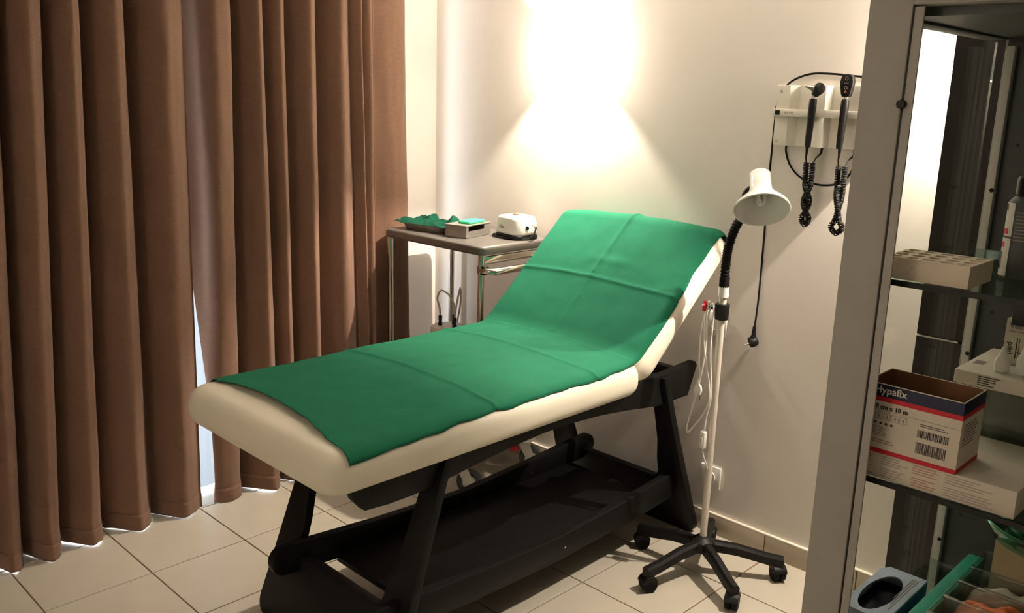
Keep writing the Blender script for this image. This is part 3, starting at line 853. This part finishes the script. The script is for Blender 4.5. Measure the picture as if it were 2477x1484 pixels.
# ------------------------------------------------------------------ wall unit with two hand-held instruments
un = empty('diagnostic_wall_unit', (-1.33, YB, 1.427), 'ivory wall-mounted diagnostic unit holding two black instruments', 'medical device')
U = [(-1.470, 0.000), (-1.470, 0.030), (-1.424, 0.034), (-1.402, 0.012), (-1.294, 0.056), (-1.286, 0.022), (-1.170, 0.050), (-1.160, 0.030), (-1.130, 0.030), (-1.130, 0.0)]
for z0, z1, k in ((1.427, 1.518, 1.0), (1.541, 1.615, 1.0)):
    prism('housing', U, lambda a, b, w, z0=z0: Vector((a, YB-b, z0+w)), z1-z0, M_cream, un, bev=0.0015)
U2 = [(-1.472, 0.0), (-1.472, 0.046), (-1.36, 0.050), (-1.24, 0.058), (-1.13, 0.058), (-1.13, 0.0)]
bar = prism('holder_bar', U2, lambda a, b, w: Vector((a, YB-b, 1.518+w)), 0.023, M_cream, un, bev=0.002)
box('indicator', -1.463, -1.447, YB-0.0485, YB-0.040, 1.5225, 1.5365, M_blk, bar, bev=0.001)
text('printed_name', 'EN 100', 0.0105, M_grink, frontT(-1.432, YB-0.0485, 1.5262), bar)
mesh('printed_mark', [(-1.460, YB-0.0318, 1.592), (-1.450, YB-0.0326, 1.592), (-1.455, YB-0.0322, 1.603)], [(0, 1, 2)], M_grink, un)
bars('printed_mark', [(-1.462, -1.452, 1.441, 1.4425), (-1.462, -1.454, 1.437, 1.4385)], YB-0.0318, M_grink, un)
# otoscope
yo = YB-0.080
def handle(e, x):
    lathe('handle', [(0, 0.0), (0.0085, 0.0), (0.0095, 0.006), (0.0105, 0.05), (0.0115, 0.100), (0.0120, 0.112), (0.0120, 0.114), (0.0125, 0.118), (0.0115, 0.142), (0.0095, 0.146), (0.0, 0.146)], M_blk, e,
          T=Matrix.Translation((x-0.003, yo, 1.429)) @ Matrix.Rotation(math.radians(1.5), 4, 'Y'), n=20)
    tube('metal_collar', [(x+0.001, yo, 1.573), (x+0.001, yo, 1.588)], 0.0062, M_chrome, e, n=14)
    for a in range(0, 360, 45):
        pass
ot = empty('otoscope', (-1.322, yo, 1.429), 'black otoscope with a silver tip hanging in the wall unit', 'otoscope')
handle(ot, -1.322)
tube('head', [(-1.319, yo, 1.584), (-1.314, yo, 1.594), (-1.305, yo-0.002, 1.604)], [0.010, 0.0155, 0.017], M_blk, ot, n=16)
lathe('viewing_ring', [(0, -0.008), (0.014, -0.008), (0.0185, -0.003), (0.0185, 0.004), (0.015, 0.010), (0, 0.011)], M_blk, ot, T=axisT((-1.305, yo-0.002, 1.604), (0.85, -0.3, -0.1)), n=22)
lathe('specula_tip', [(0, 0.0), (0.0125, 0.0), (0.011, 0.008), (0.0055, 0.020), (0.0035, 0.032), (0.0, 0.033)], M_chrome, ot, T=axisT((-1.314, yo-0.004, 1.603), (-0.93, -0.25, 0.24)), n=20)
# ophthalmoscope
op = empty('ophthalmoscope', (-1.220, yo, 1.427), 'black ophthalmoscope with an oval head beside the grey cabinet post', 'ophthalmoscope')
handle(op, -1.220)
oh = []
for a, b in ((-0.011, 0), (0.011, 0), (0.015, 0.008), (0.019, 0.030), (0.0205, 0.044), (0.018, 0.056), (0.012, 0.0635), (0.0, 0.066), (-0.012, 0.0635), (-0.018, 0.056), (-0.0205, 0.044), (-0.019, 0.030), (-0.015, 0.008)): oh.append((a, b))
prism('head', oh, lambda a, b, w: Vector((-1.218+a, yo-0.010+w, 1.582+b)), 0.020, M_blk, op, bev=0.004)
for dz, r, m_ in ((0.053, 0.0055, M_chrome), (0.026, 0.0050, M_chrome)):
    w_ = lathe('sight_window', [(0, 0), (r, 0), (r, 0.0015), (r*0.7, 0.0015), (r*0.6, 0.0005), (0, 0.0005)], m_, op, T=axisT((-1.217, yo-0.010, 1.582+dz), (0, -1, 0)), n=18)
    lathe('lens', [(0, 0), (r*0.6, 0), (r*0.5, 0.001), (0, 0.0013)], M_blkr, w_, T=axisT((-1.217, yo-0.0106, 1.582+dz), (0, -1, 0)), n=14)
mesh('printed_mark', [(-1.223, yo-0.0103, 1.594), (-1.213, yo-0.0103, 1.594), (-1.218, yo-0.0103, 1.602)], [(0, 1, 2)], M_orange, op)
bars('printed_mark', [(-1.225, -1.211, 1.6205, 1.6225)], yo-0.0101, M_grink, op)
# coiled leads
def coil(e, x, zt, zb, turns_pair, loop):
    yc_ = YB-0.060
    path = []
    N = 160
    for k in range(N+1):
        t = k/N
        if t < 0.5: s_ = t*2; sg = 1
        else: s_ = (1-t)*2; sg = -1
        z = zt+(zb-zt)*s_
        tw = max(0, (s_-0.28)/0.60)*PI*turns_pair if s_ < 0.88 else PI*turns_pair
        a = 0.0105 if s_ < 0.28 else 0.0085
        if s_ > 0.88: a = 0.0085+loop*math.sin((s_-0.88)/0.12*PI*0.5)*0.0
        if s_ > 0.82:
            q = (s_-0.82)/0.18; a = 0.0085+loop*math.sin(q*PI)-0.0085*q**4
        cx_ = x+sg*a*math.cos(tw)
        cy_ = yc_+sg*a*math.sin(tw)
        path.append(Vector((cx_+0.004*s_, cy_, z)))
    path = smooth_path(path, 3)
    L = [0]
    for k in range(1, len(path)): L.append(L[-1]+(path[k]-path[k-1]).length)
    pitch = 0.0050; tot = L[-1]
    pts = []; n_t = int(tot/pitch); seg = 9
    j = 0
    for q in range(n_t*seg+1):
        sL = q/(n_t*seg)*tot
        while j < len(L)-2 and L[j+1] < sL: j += 1
        f = (sL-L[j])/max(1e-9, L[j+1]-L[j])
        p = path[j].lerp(path[j+1], f); d = (path[j+1]-path[j]).normalized()
        a_ = d.cross(Vector((0, 1, 0.13))).normalized(); b_ = d.cross(a_)
        an = 2*PI*q/seg
        pts.append(p+(a_*math.cos(an)+b_*math.sin(an))*0.0075)
    tube('coiled_cord', pts, 0.0020, M_blkr, e, n=5)
    tube('cord_end', [(x-0.003, yo, 1.430), (x-0.003, yo, 1.412), (x-0.008, yo+0.008, 1.395), (x-0.011, YB-0.06, zt)], [0.0055, 0.0040, 0.0022, 0.0022], M_blkr, e, n=8)
    tube('cord_end', [(x+0.020, YB-0.028, 1.428), (x+0.020, YB-0.03, 1.410), (x+0.014, YB-0.05, 1.395), (x+0.011, YB-0.06, zt)], [0.0048, 0.0036, 0.0022, 0.0022], M_blkr, e, n=8)
coil(ot, -1.322, 1.380, 1.186, 2.0, 0.004)
coil(op, -1.217, 1.376, 1.172, 1.0, 0.010)
# mains cable of the unit, over its top and down the wall to a loose plug
cbl = [(-1.10, YB-0.006, 1.640), (-1.215, YB-0.008, 1.643), (-1.30, YB-0.008, 1.650), (-1.372, YB-0.008, 1.650), (-1.430, YB-0.010, 1.630), (-1.462, YB-0.012, 1.598), (-1.4765, YB-0.014, 1.555), (-1.479, YB-0.014, 1.50), (-1.484, YB-0.008, 1.30), (-1.483, YB-0.006, 1.05), (-1.480, YB-0.012, 0.90), (-1.479, YB-0.022, 0.812)]
tube('mains_cable', cbl, 0.0033, M_blkr, un, n=8, sm=8)
tube('mains_cable', [(-1.430, YB-0.015, 1.430), (-1.428, YB-0.016, 1.405), (-1.410, YB-0.016, 1.365), (-1.375, YB-0.016, 1.332), (-1.325, YB-0.016, 1.313), (-1.275, YB-0.016, 1.312), (-1.235, YB-0.016, 1.325), (-1.205, YB-0.016, 1.36), (-1.19, YB-0.016, 1.43)], 0.0033, M_blkr, un, n=8, sm=8)
pg = tube('plug', [(-1.479, YB-0.022, 0.815), (-1.479, YB-0.023, 0.785), (-1.480, YB-0.026, 0.768)], [0.0055, 0.0075, 0.0120], M_blk, un, n=14)
lathe('plug_face', [(0, 0), (0.0175, 0), (0.0185, 0.004), (0.0185, 0.018), (0.014, 0.026), (0, 0.028)], M_blk, pg, T=axisT((-1.487, YB-0.030, 0.757), (0.45, 0.6, 0.25)), n=24)
for dx in (-0.007, 0.007):
    tube('pin', [Vector((-1.487+dx*0.8, YB-0.030, 0.757+dx*0.5)), Vector((-1.494+dx*0.8, YB-0.044, 0.750+dx*0.5))], 0.0024, M_chrome, pg, n=8)

# ------------------------------------------------------------------ wall sockets
def socket(x0, x1, z0, z1, label):
    e = empty('wall_socket', ((x0+x1)/2, YB, z0), label, 'socket', 'white wall sockets behind the lamp pole')
    bm = bmesh.new(); bm_box(bm, x0, x1, YB-0.011, YB-0.0005, z0, z1, 0.002)
    finish('face_plate', bm, M_wplas, e, smooth=True)
    xc, zc = (x0+x1)/2, (z0+z1)/2
    w = lathe('socket_well', [(0.0, 0.003), (0.0195, 0.003), (0.0200, 0.0115), (0.0225, 0.0115), (0.0235, 0.010), (0.0235, 0.0), (0.0, 0.0)], M_wplas, e, T=axisT((xc, YB-0.004, zc), (0, -1, 0)), n=28)
    for dx in (-0.0095, 0.0095):
        lathe('hole', [(0, 0), (0.003, 0), (0.003, 0.0008), (0, 0.0008)], M_blk, w, T=axisT((xc+dx, YB-0.0068, zc), (0, -1, 0)), n=10)
socket(-1.676, -1.594, 0.748, 0.832, 'white wall socket half way up, behind the lamp clamp')
socket(-1.652, -1.568, 0.176, 0.258, 'white wall socket near the floor, behind the lamp pole')

# ------------------------------------------------------------------ dark wardrobe standing against the back wall
wd = empty('wardrobe', (-0.30, 2.50, 0), 'dark brown wardrobe against the back wall, seen through the cabinet', 'wardrobe')
box('carcass', -0.801, 0.25, 2.300, 2.708, 0.0, 2.10, M_brown, wd, bev=0.002)
for x0, x1 in ((-0.800, -0.276), (-0.272, 0.249)):
    box('door', x0, x1, 2.280, 2.2995, 1.004, 2.098, M_brown, wd, bev=0.0015)
    box('door', x0, x1, 2.280, 2.2995, 0.06, 0.999, M_brown, wd, bev=0.0015)
    box('edge_trim', x0+0.004, x0+0.10, 2.2785, 2.280, 0.9990, 1.0025, M_strip, wd)

# ------------------------------------------------------------------ grey metal cabinet with glass shelves
cab = empty('medicine_cabinet', (-0.13, 1.50, 0), 'tall grey metal cabinet with glass shelves at the right edge', 'cabinet')
YF, YBK, XI, XE, ZTOP = 1.262, 1.745, -0.525, 0.320, 1.680
box('front_post', -0.563, -0.5035, YF, YF+0.036, 0.0, 1.80, M_cab, cab, bev=0.002)
box('seal', -0.5035, -0.5010, YF+0.003, YF+0.030, 0.06, ZTOP+0.01, M_seal, cab)
ds = box('door_stile', -0.5010, -0.4885, YF+0.002, YF+0.006, 0.06, ZTOP+0.01, M_cab, cab, bev=0.001)
lathe('buffer_knob', [(0, 0), (0.0062, 0), (0.0066, 0.003), (0.0060, 0.006), (0.0, 0.007)], M_seal, ds, T=axisT((-0.5025, YF+0.001, 1.563), (0, -1, 0)), n=8)
box('front_post', XE-0.02, XE+0.04, YF, YF+0.036, 0.0, 1.80, M_cab, cab, bev=0.002)
box('back_post', -0.529, XI, 1.7455, 1.775, 0.0, 1.80, M_cab, cab, bev=0.001)
box('side_rail', -0.563, XI, YF+0.036, 1.7445, 1.676, 1.80, M_cabd, cab, bev=0.002)
box('side_rail', -0.563, XI, YF+0.036, 1.7445, 0.0, 0.06, M_cab, cab, bev=0.002)
box('glass_side', -0.546, -0.542, YF+0.036, 1.7445, 0.06, 1.676, M_cpane, cab)
box('top_panel', XI, XE+0.04, YF+0.036, YBK+0.03, ZTOP, ZTOP+0.02, M_cabd, cab)
box('front_rail', -0.5035, XE-0.02, YF, YF+0.036, ZTOP+0.012, 1.80, M_cab, cab, bev=0.002)
box('back_panel', XI, XE+0.04, YBK, YBK+0.012, 0.0, ZTOP, M_cabd, cab)
box('side_panel', XE, XE+0.006, YF+0.036, YBK, 0.0, ZTOP, M_cabd, cab)
box('bottom_panel', XI, XE, YF+0.010, YBK, 0.05, 0.07, M_cab, cab)
us = box('upright_strip', -0.5215, -0.5085, 1.728, 1.7445, 0.07, 1.665, M_strip, cab, bev=0.001)
for z in (1.42, 1.12, 0.93, 0.745):
    lathe('screw', [(0, 0), (0.004, 0), (0.0035, 0.0015), (0, 0.002)], M_seal, us, T=axisT((-0.512, 1.728, z), (0, -1, 0)), n=8)
for k in range(9):
    lathe('shelf_hole', [(0, 0), (0.003, 0), (0.003, 0.0006), (0, 0.0006)], M_seal, cab, T=axisT((-0.486, 1.7449, 0.80+0.1*k), (0, -1, 0)), n=8)
ZS = (1.311, 1.004, 0.697)
for z in ZS:
    sh_ = box('glass_shelf', XI+0.001, XE-0.001, 1.304, 1.727, z-0.004, z+0.004, M_sglas, cab)
    box('shelf_edge', XI+0.001, XE-0.001, 1.2995, 1.3040, z-0.004, z+0.004, M_seal, sh_)
    if z > 1.2: box('shelf_bracket', -0.338, -0.318, 1.3045, 1.330, z-0.032, z-0.0045, M_blk, cab, bev=0.001)

# ---- polystyrene rack with holes on the upper shelf
fx0, fx1, fy0, fy1, fz0, fz1 = -0.5205, -0.4005, 1.311, 1.409, 1.3155, 1.347
NXh, NYh = 5, 4
vs, fs = [], []
cw, ch = (fx1-fx0)/NXh, (fy1-fy0)/NYh
NS = 16
def addv(*p): vs.append(Vector(p)); return len(vs)-1
for i in range(NXh):
    for j in range(NYh):
        x0, y0 = fx0+i*cw, fy0+j*ch
        xc, yc_ = x0+cw/2, y0+ch/2
        r = min(cw, ch)*0.38
        sq, ci, bo = [], [], []
        for k in range(NS):
            a = 2*PI*k/NS+PI/4
            c_, s_ = math.cos(a), math.sin(a)
            m_ = max(abs(c_), abs(s_))
            sq.append(addv(xc+c_/m_*cw/2, yc_+s_/m_*ch/2, fz1))
            ci.append(addv(xc+c_*r, yc_+s_*r, fz1)); bo.append(addv(xc+c_*r, yc_+s_*r, fz1-0.022))
        for k in range(NS):
            k2 = (k+1) % NS
            fs.append((sq[k], sq[k2], ci[k2], ci[k])); fs.append((ci[k], ci[k2], bo[k2], bo[k]))
        fs.append(tuple(bo))
b8 = [addv(*p) for p in ((fx0, fy0, fz0), (fx1, fy0, fz0), (fx1, fy1, fz0), (fx0, fy1, fz0), (fx0, fy0, fz1), (fx1, fy0, fz1), (fx1, fy1, fz1), (fx0, fy1, fz1))]
for f in ((0, 1, 2, 3), (0, 1, 5, 4), (1, 2, 6, 5), (2, 3, 7, 6), (3, 0, 4, 7)): fs.append(tuple(b8[i] for i in f))
tag(mesh('tube_rack', vs, fs, M_foam), 'white polystyrene rack with rows of holes on the upper glass shelf', 'rack')

# ---- dark bottle with a white label
bx, by = -0.380, 1.468
bt_ = empty('spray_bottle', (bx, by, 1.3155), 'dark bottle with white and red label on the upper shelf', 'bottle')
TB = Matrix.Translation((bx, by, 1.3155))
lathe('body', [(0, 0), (0.026, 0), (0.028, 0.003), (0.028, 0.112), (0.022, 0.120), (0.012, 0.124), (0, 0.124)], M_cabd, bt_, T=TB, n=28)
lathe('cap', [(0, 0.124), (0.021, 0.124), (0.021, 0.146), (0.019, 0.150), (0, 0.150)], M_blk, bt_, T=TB, n=24)
def wrap(name, a0, a1, z0, z1, m_, r=0.0284):
    vs, fs = [], []
    n = max(2, int(abs(a1-a0)/8))
    for k in range(n+1):
        a = math.radians(lerp(a0, a1, k/n))
        vs.append(TB @ Vector((r*math.cos(a), r*math.sin(a), z0))); vs.append(TB @ Vector((r*math.cos(a), r*math.sin(a), z1)))
    for k in range(n): fs.append((2*k, 2*k+2, 2*k+3, 2*k+1))
    return mesh(name, vs, fs, m_, bt_, smooth=True)
wrap('label', 195, 245, 0.004, 0.060, M_wink); wrap('label', 195, 245, 0.063, 0.112, M_wink)
wrap('printed_mark', 200, 222, 0.046, 0.054, M_redp, 0.0287); wrap('printed_mark', 205, 232, 0.066, 0.074, M_redp, 0.0287)
wrap('printed_mark', 205, 216, 0.014, 0.040, M_ink, 0.0287); wrap('printed_mark', 200, 216, 0.100, 0.110, M_ink, 0.0287)
for k in range(9): wrap('printed_line', 252, 285, 0.058+0.005*k, 0.0595+0.005*k, M_grink, 0.0285)

# ---- flat white carton at the front of the lower shelf
fb = empty('flat_carton', (-0.41, 1.40, 1.0085), 'flat white carton printed with pale text under the open box', 'carton')
box('carton_body', -0.5215, -0.297, 1.3055, 1.500, 1.0085, 1.0495, M_cardw, fb, bev=0.0008)
rng = random.Random(3)
for c_, (x0, wd_, m_) in enumerate(((-0.515, 0.022, M_rink), (-0.484, 0.040, M_lgrink), (-0.438, 0.040, M_rink), (-0.392, 0.070, M_lgrink))):
    rc_ = []
    for k in range(9):
        if k == 4: continue
        rc_.append((x0, x0+wd_*rng.uniform(0.55, 1.0), 1.0435-k*0.0038, 1.0449-k*0.0038))
    bars('printed_text', rc_, 1.3055, m_, fb, 0.0003)

# ---- open box of dressing tape
hb = empty('dressing_box', (-0.448, 1.347, 1.0500), 'open white, navy and red dressing box on the flat carton', 'box')
hx0, hx1, hy0, hy1, hz0, hz1 = -0.5185, -0.378, 1.3005, 1.392, 1.0500, 1.158
bm = bmesh.new()
bm_box(bm, hx0, hx1, hy0, hy0+0.0012, hz0, hz1); bm_box(bm, hx0, hx1, hy1-0.0012, hy1, hz0, hz1)
bm_box(bm, hx0, hx0+0.0012, hy0+0.0012, hy1-0.0012, hz0, hz1); bm_box(bm, hx1-0.0012, hx1, hy0+0.0012, hy1-0.0012, hz0, hz1)
bm_box(bm, hx0, hx1, hy0, hy1, hz0, hz0+0.001)
finish('carton_body', bm, M_cardw, hb)
bm = bmesh.new()
q = 0.0014; q2 = 0.0026
bm_box(bm, hx0+q, hx1-q, hy0+q, hy0+q2, hz0+0.002, hz1-0.0006); bm_box(bm, hx0+q, hx1-q, hy1-q2, hy1-q, hz0+0.002, hz1-0.0006)
bm_box(bm, hx0+q, hx0+q2, hy0+q2, hy1-q2, hz0+0.002, hz1-0.0006); bm_box(bm, hx1-q2, hx1-q, hy0+q2, hy1-q2, hz0+0.002, hz1-0.0006)
finish('inner_lining', bm, M_cardi, hb)
def band(z0, z1, m_, name='printed_band'):
    bm = bmesh.new()
    bm_box(bm, hx0, hx1+0.0003, hy0-0.0003, hy0, z0, z1); bm_box(bm, hx1, hx1+0.0003, hy0, hy1, z0, z1)
    return finish(name, bm, m_, hb)
band(1.1385, 1.1568, M_navy); band(1.1312, 1.1385, M_redp); band(1.0502, 1.0570, M_redp)
yt_ = hy0-0.0008
text('printed_name', 'Hypafix', 0.0158, M_wink, frontT(-0.5055, yt_, 1.1440), hb, bold=0.0002)
text('printed_size', '10 cm x 10 m', 0.0094, M_ink, frontT(-0.5055, yt_+0.0003, 1.1195), hb, bold=0.00025)
bars('printed_rule', [(-0.516, -0.380, 1.1168, 1.1172)], hy0, M_grink, hb)
rc_ = []
for k in range(5):
    x0 = -0.512+0.0122*k; z0, z1 = 1.1035, 1.1135
    rc_ += [(x0, x0+0.0105, z0, z0+0.0005), (x0, x0+0.0105, z1-0.0005, z1), (x0, x0+0.0005, z0, z1), (x0+0.010, x0+0.0105, z0, z1), (x0+0.003, x0+0.0075, z0+0.004, z0+0.005), (x0+0.005, x0+0.006, z0+0.002, z0+0.0075)]
bars('printed_icons', rc_, hy0, M_grink, hb)
rc_ = []
for k in range(5): rc_ += [(-0.508+0.008*k, -0.5045+0.008*k, 1.0955, 1.0985)]
bars('printed_symbols', rc_, hy0, M_ink, hb)
rc_ = [(-0.514, -0.514+rng.uniform(0.024, 0.034), 1.0905-k*0.0032, 1.0916-k*0.0032) for k in range(5)]
rc_ += [(-0.514, -0.470, 1.0700, 1.0712), (-0.514, -0.468, 1.0664, 1.0676)]
bars('printed_text', rc_, hy0, M_grink, hb)
rc_ = [(-0.434, -0.400, 1.1105, 1.1113), (-0.434, -0.394, 1.1078, 1.1086)]
for zc0, zc1 in ((1.0905, 1.1020), (1.0660, 1.0830)):
    x = -0.4360
    while x < -0.3935:
        w = rng.choice((0.0005, 0.0008, 0.0013)); rc_.append((x, x+w, zc0, zc1)); x += w+rng.choice((0.0006, 0.0009, 0.0012))
bars('printed_barcode', rc_, hy0, M_ink, hb)
bm = bmesh.new()
for k in range(8): bm_box(bm, hx1, hx1+0.0003, hy0+0.012, hy0+0.012+rng.uniform(0.04, 0.06), 1.120-k*0.0045, 1.1215-k*0.0045)
finish('printed_text', bm, M_grink, hb)

# ---- clear case with a white carton, bottles and a box on top, at the back of the lower shelf
cc = empty('clear_case', (-0.36, 1.61, 1.0085), 'clear plastic case behind the open dressing box', 'case')
cx0, cx1, cy0, cy1, cz0, cz1 = -0.452, -0.200, 1.515, 1.690, 1.0085, 1.1245
for nm, a in (('wall', (cx0, cx1, cy0, cy0+0.002, cz0, cz1)), ('wall', (cx0, cx1, cy1-0.002, cy1, cz0, cz1)), ('wall', (cx0, cx0+0.002, cy0+0.002, cy1-0.002, cz0, cz1)), ('wall', (cx1-0.002, cx1, cy0+0.002, cy1-0.002, cz0, cz1)), ('bottom', (cx0+0.002, cx1-0.002, cy0+0.002, cy1-0.002, cz0, cz0+0.002)), ('lid', (cx0-0.003, cx1+0.003, cy0-0.003, cy1+0.003, cz1, cz1+0.002))):
    box(nm, *a, M_case, cc)
wb = empty('long_white_carton', (-0.35, 1.60, 1.127), 'long white carton lying on the clear case', 'carton')
box('carton_body', -0.4600, -0.180, 1.502, 1.690, 1.1270, 1.1490, M_cardw, wb, bev=0.0008)
bars('printed_text', [(-0.424, -0.424+rng.uniform(0.018, 0.034), 1.1445-0.0034*k, 1.1458-0.0034*k) for k in range(5)], 1.502, M_ink, wb)
box('printed_mark', -0.452, -0.436, 1.560, 1.585, 1.1489, 1.1493, M_grink, wb)
def dropper(x, y, h, label):
    d = lathe('dropper_bottle', [(0, 0), (0.0105, 0), (0.0115, 0.003), (0.0115, h*0.45), (0.0075, h*0.62), (0.0065, h*0.72), (0.0040, h*0.92), (0.0025, h), (0, h)], M_wplas, None, T=Matrix.Translation((x, y, 1.1495)), n=20)
    tag(d, label, 'bottle', 'small white bottles on the long carton')
dropper(-0.404, 1.545, 0.040, 'small white dropper bottle on the long carton, nearer the steel strip')
dropper(-0.374, 1.552, 0.052, 'taller white dropper bottle on the long carton at the photo edge')
vb = empty('medicine_box', (-0.37, 1.625, 1.1495), 'white medicine box standing upright on the long carton', 'box')
box('carton_body', -0.4210, -0.300, 1.600, 1.650, 1.1495, 1.2250, M_cardw, vb, bev=0.0008)
text('printed_name', 'Ventila', 0.0130, M_grink, frontT(-0.4160, 1.5994, 1.2100), vb)
bars('printed_text', [(-0.416, -0.350, 1.2050, 1.2056), (-0.402, -0.380, 1.1700, 1.1715), (-0.402, -0.4005, 1.1600, 1.1950), (-0.398, -0.3972, 1.1600, 1.1950)], 1.600, M_ink, vb)
text('printed_name', 'pipd', 0.0120, M_ink, Matrix.Translation((-0.4085, 1.5994, 1.1660)) @ Matrix.Rotation(-PI/2, 4, 'Y') @ Matrix.Rotation(PI/2, 4, 'X'), vb)

# ---- lowest shelf in view: glove box, teal box, organiser, glass dish
zb = 0.7015
gb = empty('glove_box', (-0.484, 1.40, zb), 'light blue glove box with a dark oval opening on the bottom shelf', 'box')
gx0, gx1, gy0, gy1, gzt = -0.5205, -0.448, 1.308, 1.483, 0.780
vs, fs = [], []
NO = 40; oc = (-0.488, 1.388)
sq, ci, lo_, bs = [], [], [], []
for k in range(NO):
    a = 2*PI*(k+0.5)/NO; c_, s_ = math.cos(a), math.sin(a)
    tx_ = ((gx1 if c_ > 0 else gx0)-oc[0])/c_; ty_ = ((gy1 if s_ > 0 else gy0)-oc[1])/s_
    t_ = min(tx_, ty_)
    sq.append((oc[0]+c_*t_, oc[1]+s_*t_)); ci.append((oc[0]+0.0245*c_, oc[1]+0.068*s_))
for (x, y) in sq: vs.append(Vector((x, y, gzt)))
for (x, y) in ci: vs.append(Vector((x, y, gzt)))
for (x, y) in sq: vs.append(Vector((x, y, zb)))
for (x, y) in ci: vs.append(Vector((x, y, gzt-0.002)))
for k in range(NO):
    j = (k+1) % NO
    fs += [(k, j, NO+j, NO+k), (k, j, 2*NO+j, 2*NO+k), (NO+k, NO+j, 3*NO+j, 3*NO+k)]
fs.append(tuple(range(2*NO, 3*NO)))
mesh('carton_body', vs, fs, M_blue, gb)
box('printed_band', -0.4482, -0.4476, 1.309, 1.482, zb+0.001, 0.776, M_blued, gb)
vs, fs = [], []
for j in range(13):
    for i in range(9):
        u, v = i/8*2-1, j/12*2-1
        vs.append(Vector((oc[0]+u*0.031, oc[1]+v*0.082, 0.757+0.010*noise.noise(Vector((u*1.5, v*3, 2.0))))))
for j in range(12):
    for i in range(8):
        a = j*9+i; fs.append((a, a+1, a+10, a+9))
mesh('glove_stack', vs, fs, M_dkblue, gb, smooth=True)
bm = bmesh.new()
for k in range(3):
    bm_box(bm, -0.4585-0.004*k, -0.4570-0.004*k, 1.345+0.02*k, 1.470, 0.7800, 0.7803)
finish('printed_text', bm, M_grink, gb)
te = box('teal_box', -0.4330, -0.4070, 1.360, 1.640, zb, 0.780, M_teal, None, bev=0.001)
tag(te, 'narrow teal carton standing between the glove box and organiser', 'carton')
og = empty('plastic_organiser', (-0.30, 1.50, zb), 'clear plastic organiser with dividers on the bottom shelf', 'organiser')
ox0, ox1, oy0, oy1 = -0.4040, -0.180, 1.352, 1.632
for nm, a in (('wall', (ox0, ox0+0.0025, oy0, oy1, zb, 0.800)), ('wall', (ox1-0.0025, ox1, oy0, oy1, zb, 0.800)), ('bottom', (ox0+0.0025, ox1-0.0025, oy0, oy1, zb, zb+0.003))):
    box(nm, *a, M_org, og, bev=0.0006)
for y in (oy0, 1.420, 1.487, 1.552, oy1-0.0025):
    dvd = box('divider', ox0+0.0025, ox1-0.0025, y, y+0.0025, zb+0.003, 0.796, M_org, og, bev=0.0006)
    box('rim', ox0, ox1, y-0.003, y+0.0055, 0.796, 0.800, M_org, dvd, bev=0.001)
def packet(name, x, y, hx_, hy_, m_, label, cat, seed, z=zb+0.0035, hz=0.05, group=None):
    vs, fs = [], []
    n = 22
    for side_ in (0, 1):
        for j in range(n+1):
            for i in range(n+1):
                u, v = i/n*2-1, j/n*2-1
                e_ = max(0, 1-abs(u)**3)*max(0, 1-abs(v)**3)
                h = hz*0.5+(0.5*hz*e_**0.6*(0.75+0.45*noise.noise(Vector((u*3+seed, v*3, seed)))))*(1 if side_ else -1)
                vs.append(Vector((x+u*hx_+0.003*noise.noise(Vector((u*4, v*4, seed+3))), y+v*hy_, max(z, z+h))))
    N1 = (n+1)**2
    for s_ in (0, 1):
        for j in range(n):
            for i in range(n):
                a = s_*N1+j*(n+1)+i; fs.append((a, a+1, a+n+2, a+n+1))
    o = mesh(name, vs, fs, m_, None, smooth=True)
    return tag(o, label, cat, group)
packet('plastic_packet', -0.310, 1.4545, 0.085, 0.028, M_orange, 'orange plastic packet lying in the clear organiser', 'packet', 1.3, hz=0.098)
packet('plastic_packet', -0.310, 1.521, 0.085, 0.028, M_tube, 'crumpled clear packet in the organiser behind the orange one', 'packet', 4.1, hz=0.096)
packet('plastic_packet', -0.310, 1.387, 0.085, 0.028, M_cardw, 'pale paper packet at the front of the clear organiser', 'packet', 7.7, hz=0.092)
bb = box('small_carton', -0.375, -0.225, 1.558, 1.622, zb+0.0035, 0.860, M_beige, None, bev=0.001)
tag(bb, 'beige carton standing in the organiser below the glass dish', 'carton')
dp = [(0, 0.0), (0.060, 0.0), (0.080, 0.006), (0.096, 0.030), (0.099, 0.033), (0.101, 0.030), (0.0985, 0.024), (0.086, 0.003), (0.062, -0.004), (0.0, -0.004)]
gd = empty('glass_dish', (-0.300, 1.590, 0.8645), 'pair of green glass dishes nested on the beige carton', 'dish')
lathe_open('bowl', [(0.0, 0.004)]+[(r, z+0.004) for r, z in dp[1:-1]]+[(0.0, 0.0)], M_dishg, gd, T=Matrix.Translation((-0.300, 1.590, 0.8605)), n=40)
lathe_open('inner_bowl', [(0.0, 0.004)]+[(r*0.8, z+0.004) for r, z in dp[1:-1]]+[(0.0, 0.0)], M_dishg, gd, T=Matrix.Translation((-0.296, 1.590, 0.8705)), n=40)
for r, z in ((0.100, 0.8975), (0.080, 0.9075)):
    pts = [Vector((-0.300+r*math.cos(2*PI*k/48), 1.590+r*math.sin(2*PI*k/48), z)) for k in range(49)]
    tube('rim', pts, 0.003, M_dish, gd, n=8)
